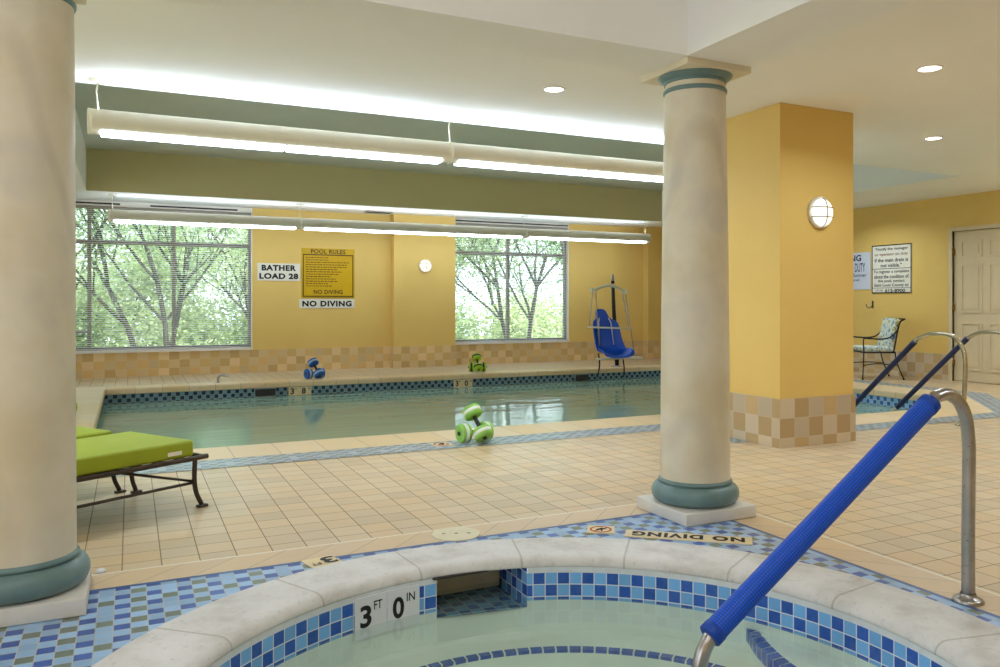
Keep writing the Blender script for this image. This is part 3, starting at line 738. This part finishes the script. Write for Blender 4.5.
pendant(-.26, 12.55, .06, 'long pendant lamp run hanging beside the windows at the rear wall', 2.372, 2.20, [-.26, 2.30, 6.06, 8.6], [-.21, 2.30, 6.05, 8.54], math.radians(16), 'uptube_soft')
s = MB(); s.lathe([(.0, ZC-.03), (.02, ZC-.028), (.035, ZC-.001)], 20, c=(4.90, 12.86)); tag(s.build('sprinkler_head', 'housing'), 'tiny white sprinkler head on the ceiling above the yellow pilaster', 'sprinkler')

def downlight(x, y, label):
    t = thing('downlight', label, 'lamp', (x, y, ZC), group='recessed ceiling lights')
    s = MB(); s.lathe([(.066, -.001), (.068, -.007), (.078, -.007), (.084, -.001)], 36); s.build('trim_ring', 'white', t)
    s = MB(); s.lathe([(0, -.003), (.066, -.003)], 36); s.build('lamp_disc', 'down', t)
    return t
downlight(2.655, 5.03, 'recessed ceiling light near the hanging lamp run')
downlight(4.565, 3.515, 'recessed ceiling light nearest the hot tub')
downlight(6.525, 4.985, 'recessed ceiling light above the pool handrails')

def wall_lamp(x, y, z, r, label):
    t = thing('wall_lamp', label, 'lamp', (x, y, z), group='round caged wall lamps')
    rx = Matrix.Rotation(PI/2, 4, 'X')
    s = MB(); s.lathe([(r*.8, 0), (r, .004), (r, .022), (r*.93, .03), (r*.86, .03)], 40, mt=rx); s.build('backplate', 'white', t)
    s = MB(); s.lathe([(r*.88*math.cos(a), .026+.052*math.sin(a)) for a in [PI/2*k/8 for k in range(9)]], 40, mt=rx); s.build('globe', 'globe', t)
    s = MB()
    def arcp(u, v0, v1, horiz):
        pts = []
        for k in range(13):
            v = v0+(v1-v0)*k/12; rr = math.hypot(u, v)/(r*.93)
            d = .03+.056*math.sqrt(max(0, 1-min(1, rr)**2))
            pts.append((v, -d, u) if horiz else (u, -d, v))
        return pts
    h = math.sqrt(.93**2-.3**2)*r
    for u in (-.3*r, .3*r): s.tube(arcp(u, -h, h, True), .0035, 6)
    s.tube(arcp(0, -.93*r, .93*r, False), .0035, 6); s.build('guard_cage', 'cage', t)
    return t
wall_lamp(4.735, 4.61, 1.776, .122, 'round caged wall lamp glowing on the square pillar')
wall_lamp(4.507, 13.25, 1.72, .112, 'round caged wall lamp on the pilaster between the windows')

# ------------------------------------------------------------------ signs on the back wall
def sign(name, label, x0, x1, z0, z1, mat, th=.012):
    t = thing(name, label, 'sign', ((x0+x1)/2, YB, (z0+z1)/2))
    w_, h_ = x1-x0, z1-z0
    s = MB(); s.box(-w_/2, w_/2, -th, -.0005, -h_/2, h_/2); s.build('board', mat, t)
    return t, frame_mt((0, -th, 0), (1, 0, 0), (0, 0, 1)), w_, h_
t, mt, w_, h_ = sign('wall_sign', 'white sign with bold black lettering reading bather load 28', 1.797, 2.452, 1.443, 1.72, 'sign_white')
tx = MB(); add_text(tx, 'BATHER', mt, w=.53, h=.092, bold=.05, space=1.12, at=(.0, .066)); add_text(tx, 'LOAD 28', mt, w=.60, h=.092, bold=.05, space=1.1, at=(0, -.066)); tx.build('lettering', 'ink', t)
t, mt, w_, h_ = sign('wall_sign', 'gold framed pool rules board above the white no diving strip', 2.475, 3.335, 1.172, 1.978, 'sign_gold')
tx = MB(); add_text(tx, 'POOL RULES', mt, w=.56, h=.07, bold=.022, space=1.08, at=(0, .352)); add_text(tx, 'NO DIVING', mt, w=.47, h=.066, bold=.022, space=1.08, at=(0, -.305)); tx.build('lettering', 'sign_frame', t)
fr = MB(); fh, fw = (-.385, .305), .408
for (a, bb, p, q) in ((-fw, fw, fh[1]-.016, fh[1]), (-fw, fw, fh[0], fh[0]+.016), (-fw, -fw+.014, fh[0], fh[1]), (fw-.014, fw, fh[0], fh[1])): fr.box(a, bb, -.0145, -.0119, p, q)
fr.build('printed_border', 'sign_frame', t)
ln = MB()
for k, wl in enumerate((.36, .36, .70, .66, .66, .50, .58, .52, .40, .48, .52, .36, .42)):
    z = .252-k*.0385; x = -.36
    while x < -.36+wl:
        l = rnd.uniform(.02, .06); ln.box(x, min(x+l, -.36+wl), -.0130, -.0119, z-.006, z+.006); x += l+.012
ln.build('small_print', 'sign_frame', t)
t, mt, w_, h_ = sign('wall_sign', 'white strip sign reading no diving below the gold rules board', 2.44, 3.335, 1.004, 1.152, 'sign_white')
tx = MB(); add_text(tx, 'NO DIVING', mt, w=.80, h=.094, bold=.05, space=1.14); tx.build('lettering', 'ink', t)
# signs on the right wall (facing the pool)
def sign_r(label, y_hi, y_lo, z0, z1, mat):
    t = thing('wall_sign', label, 'sign', (XR, (y_hi+y_lo)/2, (z0+z1)/2)); w_, h_ = y_hi-y_lo, z1-z0
    s = MB(); s.box(-.012, -.0005, -w_/2, w_/2, -h_/2, h_/2); s.build('board', mat, t)
    return t, frame_mt((-.012, 0, 0), (0, -1, 0), (0, 0, 1))
t, mt = sign_r('black edged white notice about the manager and complaints beside the door', 8.939, 8.227, 1.236, 1.972, 'sign_white')
tx = MB()
for txt, w_, z, mt_ in (('\u201cNotify the manager', .60, .300, 0), ('if the main drain is', .60, .135, 0), ('not visible.\u201d', .38, .055, 0), ('To register a complaint', .64, -.045, 0), ('about the condition of', .62, -.115, 0), ('this pool, contact', .48, -.185, 0), ('Saint Louis County at:', .62, -.25, 0)):
    add_text(tx, txt, mt, w=w_, h=.056, bold=.018, at=(0, z))
add_text(tx, '615-8900', mt, w=.36, h=.05, bold=.03, at=(.07, -.328)); add_text(tx, '(314)', mt, w=.13, h=.04, bold=.0, at=(-.22, -.328)); tx.build('lettering', 'ink', t)
tx = MB(); add_text(tx, 'or operator on duty', mt, w=.60, h=.056, bold=.018, at=(0, .218)); tx.build('faded_lettering', 'ink_brown', t)
fr = MB()
for (a, bb, p, q) in ((-.356, .356, .352, .368), (-.356, .356, -.368, -.352), (-.356, -.342, -.352, .352), (.342, .356, -.352, .352), (-.342, .342, .001, .009), (-.342, .342, -.290, -.284)):
    fr.box(-.0135, -.0119, -bb, -a, p, q)
fr.build('printed_border', 'ink', t)
t, mt = sign_r('pale blue on duty notice partly hidden behind the square pillar', 10.02, 8.966, 1.30, 1.882, 'sign_blue')
tx = MB(); add_text(tx, 'WARNING', mt, w=.74, h=.10, bold=.03, at=(-.02, .205)); add_text(tx, 'NO LIFEGUARD ON DUTY', mt, w=.90, h=.14, bold=.01, at=(-.025, .055)); add_text(tx, 'for all Swimmers in Summer', mt, w=.88, h=.055, bold=.01, at=(.01, -.065)); add_text(tx, 'Supervision is required', mt, w=.62, h=.055, bold=.01, at=(.0, -.145)); tx.build('lettering', 'ink_navy', t)
t = thing('wall_hook', 'small black double coat hook below the white notice', 'hook', (XR, 8.93, 1.07))
s = MB(); s.rbox(-.008, -.0005, -.014, .014, -.05, .05, .003); s.build('hook_plate', 'black', t)
for sg in (-1, 1):
    s = MB(); s.tube([(-.006, sg*.004, -.02), (-.03, sg*.02, -.055), (-.055, sg*.045, -.06), (-.07, sg*.06, -.03), (-.072, sg*.066, .0)], .006, 8); s.build('prong', 'black', t)

# ------------------------------------------------------------------ handrails
def smooth_path(P, n=6):
    """Catmull-Rom through points"""
    P = [Vector(p) for p in P]; out = []
    Q = [P[0]*2-P[1]]+P+[P[-1]*2-P[-2]]
    for i in range(1, len(Q)-2):
        for k in range(n):
            t = k/n; a, b_, c_, d = Q[i-1], Q[i], Q[i+1], Q[i+2]
            out.append(.5*((2*b_)+(c_-a)*t+(2*a-5*b_+4*c_-d)*t*t+(3*b_-a-3*c_+d)*t**3))
    out.append(P[-1]); return out
def rail(label, base, path, pad_r, mat_pipe, mat_pad, pipe_r, pad_seg, dirv, ang=0):
    """path: (s, z) from the post foot; s runs along dirv"""
    t = thing('handrail', label, 'handrail', base, ang, group='pool handrails')
    P = [(s, 0, z) for s, z in path]; sp = smooth_path(P, 6)
    s = MB(); s.tube(sp, pipe_r, 14); s.build('pipe', mat_pipe, t)
    (s0, z0), (s1, z1) = pad_seg
    k = MB(); d = Vector((s1-s0, 0, z1-z0)); L = d.length; n = max(8, int(L/.04)); u = d/L
    pts = [Vector((s0, 0, z0))+d*(i/n) for i in range(n+1)]
    k.tube(pts, pad_r, 20, uvs=True)
    pd = k.build('grip_sleeve', mat_pad, t)
    for q in (0, L-.03) if pad_r > .03 else ():
        c_ = MB(); a = Vector((s0, 0, z0))+u*q; c_.tube([a-u*.004, a, a+u*.03, a+u*.034], [pad_r*.9, pad_r*1.06, pad_r*1.06, pad_r*.9], 20); c_.build('sleeve_cuff', mat_pad, pd)
    f = MB(); f.lathe([(.052, 0), (.052, .008), (.046, .014), (pipe_r+.006, .02), (pipe_r+.004, .03)], 28); f.build('flange', mat_pipe, t)
    return t
# hot tub rail: s runs toward -X
rail('curved steel handrail with bright blue mesh sleeve leading into the hot tub', (2.712, 1.93, .004),
     [(0, 0), (0, .25), (-.004, .50), (-.002, .58), (.012, .66), (.050, .722), (.105, .752), (.160, .750), (.215, .722), (.50, .533), (.80, .334), (1.10, .135), (1.165, .085), (1.200, .03), (1.212, -.05), (1.212, -.30)],
     .0355, 'steel', 'pad', .0228, ((.20, .730), (1.17, .087)), (-1, 0), PI)
# the two long-pool rails: s runs toward +Y
rp = [(0, 0), (-.03, .25), (-.04, .55), (-.015, .68), (.05, .765), (.14, .800), (.30, .797), (.40, .765), (.48, .711), (.80, .408), (1.12, .108), (1.35, -.11), (1.5, -.26)]
rail('curved rail with navy sleeve at the long pool, its top in front of the door', (6.557, 4.735, .0045), rp, .0255, 'chrome', 'navy', .0195, ((.47, .72), (1.19, .042)), (0, 1), PI/2)
rail('curved rail with navy sleeve at the long pool, farther from the square pillar', (7.36, 4.735, .0045), [(s+ .05, z) if i else (.05, z) for i, (s, z) in enumerate(rp)], .0255, 'chrome', 'navy', .0195, ((.51, .735), (1.33, -.04)), (0, 1), PI/2)

# ------------------------------------------------------------------ water dumbbells
def dumbbell_proto(mat, mat2, label, group):
    t = thing('water_dumbbell', label, 'dumbbell', (0, 0, 0), group=group)
    ry = Matrix.Rotation(PI/2, 4, 'Y')
    s = MB(); s.tube([(-.145, 0, 0), (.145, 0, 0)], .016, 14); s.build('handle', 'black', t)
    for sg in (-1, 1):
        w = MB(); c0 = sg*.096; T_ = .038
        w.lathe([(.014, -T_), (.067, -T_), (.067, -T_), (.072, -T_+.004), (.0735, -T_+.012), (.0735, T_-.012), (.072, T_-.004), (.067, T_), (.067, T_), (.014, T_)], 36, mt=Matrix.Translation((c0, 0, 0)) @ ry)
        o = w.build('foam_weight', mat, t)
        bnd = MB(); bnd.lathe([(.073, -.014), (.0748, -.012), (.0748, .012), (.073, .014)], 36, mt=Matrix.Translation((c0, 0, 0)) @ ry); bnd.build('foam_stripe', mat2, o)
    return t
def place(t, loc, yaw, tilt=0, label=None, first=False):
    o = t if first else copy_tree(t)
    o.location = loc; o.rotation_euler = (0, -tilt, yaw)
    if label: o['label'] = label
    return o
def axis_angles(a, b):
    d = Vector(b)-Vector(a); return math.atan2(d.y, d.x), math.atan2(d.z, math.hypot(d.x, d.y)), (Vector(a)+Vector(b))/2
def pile(proto, cx, cy, z0, rot, lab1, lab2):
    """one dumbbell lying flat, a second one leaning over its handle"""
    R_ = Matrix.Translation((cx, cy, z0)) @ Matrix.Rotation(rot, 4, 'Z')
    for (a, b_, lab, first) in (((-.096, 0, .076), (.096, 0, .076), lab1, True), ((.012, -.098, .082), (-.010, .018, .226), lab2, False)):
        A, B = R_ @ Vector(a), R_ @ Vector(b_); yw, ti, mid = axis_angles(A, B)
        place(proto, mid, yw, ti, lab, first)
g = dumbbell_proto('foam_green', 'foam_white', '', 'water dumbbells')
pile(g, 2.395, 5.855, .006, math.radians(8), 'green foam dumbbell lying flat under another on the near pool edge', 'green foam dumbbell leaning tilted over another on the near pool edge')
b_ = dumbbell_proto('foam_blue', 'foam_pale', '', 'water dumbbells')
pile(b_, 2.36, 11.80, .006, math.radians(18), 'blue foam dumbbell lying flat under another on the pool edge', 'blue foam dumbbell leaning tilted over another on the pool edge')
l_ = dumbbell_proto('foam_lime', 'black', '', 'water dumbbells')
o = copy_tree(l_); o.location = (-.60, 9.02, .082); o.rotation_euler = (0, 0, math.radians(-38)); o['label'] = 'lime foam dumbbell on the side coping, mostly hidden by the large column'
pile(l_, 4.89, 11.84, .006, math.radians(-20), 'lime green dumbbell with dark stripe lying flat by the window wall', 'lime green dumbbell with dark stripe leaning tilted by the window wall')

t = thing('pool_spout', 'small bent metal spout on the far pool edge near the wide window', 'spout', (1.07, 11.80, .004))
s = MB(); s.lathe([(.035, 0), (.035, .008), (.02, .012)], 20); s.build('flange', 'steel', t)
s = MB(); s.tube(smooth_path([(0, 0, 0), (0, 0, .05), (.012, -.01, .085), (.05, -.02, .10), (.12, -.04, .085)], 5), .016, 12); s.build('spout_pipe', 'steel', t)

# ------------------------------------------------------------------ loungers
def lounger(label):
    t = thing('sun_lounger', label, 'lounger', (0, 0, 0), group='green cushioned loungers')
    fr = MB(); W_ = .568; zr = .262; L_ = 1.95
    rail_p = [(.055, .03, zr), (.055, W_-.03, zr)]
    rp_ = smooth_path([(-L_, 0, zr), (-.9, 0, zr), (.0, 0, zr), (.042, .008, zr), (.055, .05, zr), (.055, W_/2, zr), (.055, W_-.05, zr), (.042, W_-.008, zr), (0, W_, zr), (-.9, W_, zr), (-L_, W_, zr)], 4)
    fr.tube(rp_, .0135, 10); fr.tube([(-L_, 0, zr), (-L_, W_, zr)], .0135, 10); fr.build('frame_rail', 'bronze', t)
    for i in range(16):
        x = -.05-i*.12; s = MB(); s.box(x-.02, x+.02, .01, W_-.01, zr-.004, zr+.004); s.build('sling_strap', 'rubber', t)
    for lx in (.0, -.73, -1.68):
        for ly in (0, W_):
            sg = -1 if ly == 0 else 1
            s = MB(); s.tube(smooth_path([(lx, ly, zr), (lx-.004, ly, .15), (lx+.004, ly+sg*.004, .08), (lx+.03, ly+sg*.012, .016)], 5), [.0125]*16, 8)
            s.rbox(lx+.005, lx+.062, ly+sg*.012-.016, ly+sg*.012+.016, 0, .014, .004); s.build('leg', 'bronze', t)
    st = MB()
    for ly in (0, W_): st.tube([(-.004, ly, .135), (-.735, ly, .135)], .008, 8); st.tube([(-.735, ly, .135), (-1.68, ly, .135)], .008, 8)
    st.tube([(-.004, 0, .14), (-.42, W_/2, .245)], .007, 8); st.tube([(-.004, W_, .14), (-.42, W_/2, .245)], .007, 8); st.build('stretcher', 'bronze', t)
    # seat cushion and raised back cushion
    s = MB(); s.rbox(-1.16, -.005, -.002, W_+.002, zr+.012, zr+.098, .016, seg=4); cu = s.build('seat_cushion', 'green', t)
    mt = Matrix.Translation((-1.16, 0, zr+.02)) @ Matrix.Rotation(math.radians(32), 4, 'Y')
    s = MB(); s.rbox(-.80, 0, .01, W_-.01, 0, .085, .016, mt=mt, seg=4); s.build('back_cushion', 'green', t)
    s = MB(); s.box(-.80, .0, .03, .045, -.02, -.005, mt=mt); s.box(-.80, 0, W_-.045, W_-.03, -.02, -.005, mt=mt); s.box(-.80, -.78, .03, W_-.03, -.02, -.005, mt=mt); s.build('back_frame', 'bronze', t)
    s = MB(); s.box(-.16, -.08, -.0045, -.0018, zr+.032, zr+.052); s.build('care_tag', 'sign_white', cu)
    return t
lg = lounger('lime green lounger with its seat end beside the large column, nearer the hot tub')
lg.location = (.308, 4.648, .0); lg.rotation_euler = (0, 0, math.radians(31.6))
l2 = copy_tree(lg); l2.location = (-.085, 5.20, 0); l2['label'] = 'lime green lounger mostly hidden behind the column, nearer the pool'

# ------------------------------------------------------------------ iron chair
t = thing('garden_chair', 'black iron armchair with floral cushions against the wall near the door', 'chair', (9.30, 8.24, 0), math.radians(-30)); t.scale = (.80, 1, 1)
def tb(name, pts, r=.011, mat='iron', par=t, n=8):
    s = MB(); s.tube(smooth_path(pts, 4) if len(pts) > 2 else pts, r, n); return s.build(name, mat, par)
for y in (0, .56):
    sg = -1 if y == 0 else 1
    tb('leg', [(.02, y, .40), (.012, y, .2), (.0, y, .01)]); tb('leg', [(.56, y, .40), (.58, y, .28), (.66, y, .10), (.71, y, .01)])
    tb('armrest', [(.02, y, .40), (.015, y, .56), (.06, y, .585), (.30, y, .575), (.47, y, .60), (.60, y, .70)])
    tb('back_post', [(.54, y+.0-sg*.02, .38), (.57, y-sg*.02, .5), (.61, y-sg*.02, .68), (.66, y-sg*.02, .82), (.74, y-sg*.02, .86)], .014)
    for xx in (0, .71): 
        s = MB(); s.lathe([(0, 0), (.018, .0), (.018, .012), (.012, .02)], 12, c=(xx, y)); s.build('foot', 'iron', t)
tb('seat_frame', [(.02, 0, .385), (.02, .56, .385)]); tb('seat_frame', [(.56, 0, .385), (.56, .56, .385)])
tb('seat_frame', [(.02, 0, .385), (.56, 0, .385)]); tb('seat_frame', [(.02, .56, .385), (.56, .56, .385)])
tb('stretcher', [(.01, 0, .2), (.30, .1, .22), (.61, 0, .2)], .007); tb('stretcher', [(.01, .56, .2), (.3, .46, .22), (.61, .56, .2)], .007)
tb('back_rail', [(.74, .02, .86), (.74, .54, .86)])
s = MB(); s.rbox(0, .55, .015, .545, .395, .465, .025, seg=4); s.build('seat_cushion', 'floral', t)
mt = Matrix.Translation((.49, .28, .45)) @ Matrix.Rotation(math.radians(17), 4, 'Y'); s = MB(); s.rbox(-.03, .05, -.25, .25, 0, .44, .03, mt=mt, seg=4); s.build('back_cushion', 'floral', t)

# ------------------------------------------------------------------ pool lift
t = thing('pool_lift', 'blue seated pool lift hanging from a frame over the far pool edge', 'pool lift', (7.45, 11.80, .004))
ox, oy = 7.45, 11.80
def L(x, y, z): return (x-ox, y-oy, z)
s = MB(); s.tube([L(7.45, 11.80, 0), L(7.37, 11.78, 1.0), L(7.335, 11.76, 1.50)], [.035, .032, .028], 12); s.build('mast', 'black', t)
s = MB(); s.tube([L(7.337, 11.76, 1.46), L(7.33, 11.758, 1.57)], [.032, .02], 12); s.build('mast_cap', 'steel', t)
s = MB(); s.lathe([(.11, 0), (.11, .012), (.045, .02)], 24); s.build('floor_flange', 'steel', t)
ox += .25
s = MB(); s.tube([L(7.59, 11.74, 1.40), L(7.33, 11.45, 1.37)], .018, 10); s.build('boom', 'housing', t)
s = MB(); s.tube(smooth_path([L(7.00, 11.42, 1.28), L(7.14, 11.42, 1.34), L(7.31, 11.43, 1.372), L(7.48, 11.44, 1.335), L(7.62, 11.45, 1.26)], 5), .022, 10)
for x, z in ((7.0, 1.28), (7.62, 1.26)): s.box(x-.03-ox, x+.03-ox, 11.40-oy, 11.47-oy, z-.03, z+.05)
s.build('yoke', 'housing', t)
for p, q in (((6.99, 11.42, 1.26), (6.80, 11.2, .70)), ((7.05, 11.42, 1.26), (7.05, 11.32, .30)), ((7.58, 11.44, 1.24), (7.54, 11.2, .68)), ((7.64, 11.45, 1.24), (7.74, 11.34, .28))):
    s = MB(); s.tube([L(*p), L(*q)], .009, 6); s.build('hanger_rod', 'steel', t)
s = MB(); s.tube([L(6.77, 11.2, .70), L(7.60, 11.2, .665)], .014, 8); s.build('arm_bar', 'housing', t)
s = MB(); s.box(7.02-ox, 7.86-ox, 11.25-oy, 11.38-oy, .165, .195); s.build('seat_bar', 'housing', t)
# moulded bucket seat: rows from the headrest down the back, across the pan to the front lip
seat = MB(); rows = []
for (cx, y, z, hw, dish) in ((7.17, 11.50, .985, .05, .0), (7.175, 11.49, .965, .095, .012), (7.185, 11.48, .90, .115, .018), (7.20, 11.47, .83, .13, .03), (7.21, 11.465, .795, .20, .05), (7.215, 11.455, .77, .245, .075), (7.22, 11.44, .62, .255, .10), (7.225, 11.42, .47, .262, .12), (7.235, 11.40, .38, .275, .14), (7.245, 11.34, .30, .29, .15), (7.26, 11.22, .25, .30, .13), (7.27, 11.11, .235, .30, .10), (7.275, 11.06, .235, .295, .08), (7.278, 11.04, .20, .285, .05)):
    row = []
    up = 1 if z > .3 else 0
    for k in range(-6, 7):
        f = k/6; e_ = abs(f)**3*dish
        row.append((cx+f*hw-ox, y-oy-(e_ if z > .28 else 0), z+(e_ if z <= .28 else 0)))
    rows.append(row)
seat.grid(rows); so = seat.build('seat_shell', 'seat_blue', t); sm = so.modifiers.new('thick', 'SOLIDIFY'); sm.thickness = .03; sm.offset = 0
ss = so.modifiers.new('soft', 'SUBSURF'); ss.levels = 1; ss.render_levels = 2
for sg in (-1, 1):
    s = MB(); s.tube([L(7.21+sg*.085, 11.43, .84), L(7.21+sg*.115, 11.40, .77), L(7.215+sg*.14, 11.36, .40)], .008, 6); s.build('harness_strap', 'sign_white', so)
for x, y0, z0 in ((7.03, 11.3, .27), (7.50, 11.3, .17)):
    s = MB(); s.tube(smooth_path([L(x, y0, z0), L(x+.015, y0-.01, z0-.16), L(x-.005, y0-.02, z0-.28), L(x-.02, y0, -.12)], 4), .013, 6); s.build('dangling_strap', 'black', t)

ox -= .25

# ------------------------------------------------------------------ outdoors
g_ = MB(); g_.grid([[(x, y, -.9+.05*math.sin(x*.4+y*.3)) for x in range(-40, 61, 4)] for y in range(13, 46, 4)]); gr = g_.build('lawn', 'grass', None, (0, .7, 0)); tag(gr, 'green lawn outside the windows', 'lawn', kind='stuff')
def tree(x, y, h, spread, seed, leafm, nl, label, stems=1, lean=0.0, crown_lo=.25, lsz=.042, group=None):
    R_ = random.Random(seed); t = thing('tree' if h > 3 else 'shrub', label, 'tree' if h > 3 else 'shrub', (x, y, -.95), group=group)
    tr = MB(); tips = []
    def grow(p, d, l, r, lev):
        pts = [p]; q = p; dd = d
        for k in range(4):
            dd = (dd+Vector((R_.uniform(-.18, .18), R_.uniform(-.18, .18), R_.uniform(-.02, .12)))).normalized(); q = q+dd*l/4; pts.append(q)
            if lev >= 1: tips.append((q, r))
        tr.tube(pts, [r, r*.9, r*.8, r*.68, r*.55], 7, cap=False)
        if lev < 3:
            for k in range(3 if lev else 5):
                a = R_.uniform(0, 2*PI); base = pts[R_.choice((2, 3, 4))]
                nd = (dd*.75+Vector((math.cos(a)*spread, math.sin(a)*spread, R_.uniform(-.05, .5)))).normalized(); grow(base, nd, l*R_.uniform(.5, .72), r*.5, lev+1)
    for s_ in range(stems):
        a = s_*2.4+seed; d = Vector((math.cos(a)*.22*(stems > 1)+lean, math.sin(a)*.22*(stems > 1), 1)).normalized(); grow(Vector((.15*math.cos(a)*(stems > 1), .15*math.sin(a)*(stems > 1), 0)), d, h*.55, .03+h*.0055, 0)
    tr.build('trunk', 'bark', t)
    lv = MB(); n = len(tips)
    for k in range(nl):
        p, r = tips[R_.randrange(n)]
        c_ = p+Vector((R_.gauss(0, .42), R_.gauss(0, .42), R_.gauss(0, .40)))
        if c_.z < h*crown_lo*.5: continue
        e1 = Vector((R_.uniform(-1, 1), R_.uniform(-1, 1), R_.uniform(-.6, .6))).normalized(); e2 = e1.cross(Vector((R_.uniform(-1, 1), R_.uniform(-1, 1), R_.uniform(-1, 1)))).normalized(); s_ = lsz*R_.uniform(.6, 1.3)
        b0 = len(lv.v); lv.v += [tuple(c_-e1*s_), tuple(c_+e2*s_*.5+e1*.1*s_), tuple(c_+e1*s_), tuple(c_-e2*s_*.5)]; lv.f.append((b0, b0+1, b0+2, b0+3))
    f_ = lv.build('foliage', leafm, t); f_['kind'] = 'stuff'
tree(.55, 18.0, 6.0, .6, 3, 'leaf_b', 12000, 'several-stemmed dark tree in the middle of the wide window', 3, 0, .2)
tree(-1.3, 20.5, 6.5, .8, 11, 'leaf_a', 12000, 'tree seen behind the narrow end pane of the wide window', 1)
tree(2.6, 21.0, 5.5, .9, 5, 'leaf_c', 12000, 'pale leafy tree behind the pane next to the bather load sign', 2, 0, .1)
tree(8.7, 18.0, 6.0, .75, 21, 'leaf_b', 12000, 'forked tree seen in the half of the narrower window by the lift', 2, 0, .15)
tree(7.0, 20.0, 6.0, .9, 23, 'leaf_c', 12000, 'tree seen in the half of the narrower window by the pilaster', 1, 0, .1)
for i, (x, y, h) in enumerate(((-3.4, 25, 4.6), (0, 24, 4.0), (3.4, 25, 5.0), (7.2, 25, 6.5), (10.6, 24, 7), (13.8, 25, 7))):
    tree(x, y, h, 1.0, 40+i, ('leaf_a', 'leaf_c', 'leaf_b')[i % 3], 10000, 'leafy tree in the back row beyond the other trees outside', 1, 0, .02, .09, 'back row trees outside')

for i in range(9):
    tree(-4+i*2.5, 22.6+(i % 2)*.8, 1.9, 1.3, 70+i, ('leaf_c', 'leaf_a')[i % 2], 7000, 'low leafy shrub in the row under the trees outside', 2, 0, 0, .07, 'shrubs outside the windows')

# ------------------------------------------------------------------ light
wd = bpy.data.worlds.new('sky'); sc.world = wd; wd.use_nodes = True
bg = wd.node_tree.nodes['Background']; bg.inputs[0].default_value = (.84, .92, 1.0, 1); bg.inputs[1].default_value = 2.9
def light(kind, name, loc, rot, energy, color=(1, 1, 1), **kw):
    d = bpy.data.lights.new(name, kind); d.energy = energy; d.color = color
    for k, v in kw.items(): setattr(d, k, v)
    o = bpy.data.objects.new(name, d); COL.objects.link(o); o.location = loc; o.rotation_euler = rot; return o
light('SUN', 'sun', (0, -20, 30), (math.radians(42), 0, math.radians(20)), 9.0, (1, .97, .9), angle=math.radians(1))
WARM = (.80, .91, 1)
for i, (x, y) in enumerate(((2.655, 5.03), (4.565, 3.515), (6.525, 4.985), (4.6, .6), (6.9, 1.2), (9.0, 3.2), (6.6, -1.8), (9.2, -1.2), (-.6, 5.0), (-2.6, 5.6), (9.4, 6.0), (9.3, 8.6), (8.9, 4.6))):
    light('AREA', 'downlight_and_fill', (x, y, ZC-.012), (0, 0, 0), 15, WARM, shape='DISK', size=.13, spread=math.radians(150))  # first three sit at the modelled downlights; the rest are added fill without fixtures
for (x, y) in ((-1.6, .6), (.8, .6), (.8, -1.8), (-1.6, -1.8)):
    light('AREA', 'tray_fill', (x, y, 3.17), (0, 0, 0), 17, (.82, .92, 1), shape='DISK', size=.3)  # added fill inside the tray over the hot tub, standing for no known lamp

# ------------------------------------------------------------------ camera and view
cam = bpy.data.cameras.new('camera'); co = bpy.data.objects.new('camera', cam); COL.objects.link(co)
co.location = (0, 0, 1.08); co.rotation_euler = (PI/2, 0, -math.radians(26.4946))
cam.sensor_fit = 'HORIZONTAL'; cam.sensor_width = 36; cam.lens = 812.5/1000*36; cam.shift_x = -.035; cam.shift_y = -.030; cam.clip_start = .05; cam.clip_end = 300
sc.camera = co
sc.view_settings.view_transform = 'Standard'; sc.view_settings.look = 'None'; sc.view_settings.gamma = 1; sc.view_settings.use_curve_mapping = False
sc.view_settings.exposure = 0.22
sc.cycles.use_denoising = True; sc.cycles.max_bounces = 10; sc.cycles.transparent_max_bounces = 24; sc.cycles.caustics_reflective = False; sc.cycles.caustics_refractive = False
sc.cycles.sample_clamp_indirect = 6.0
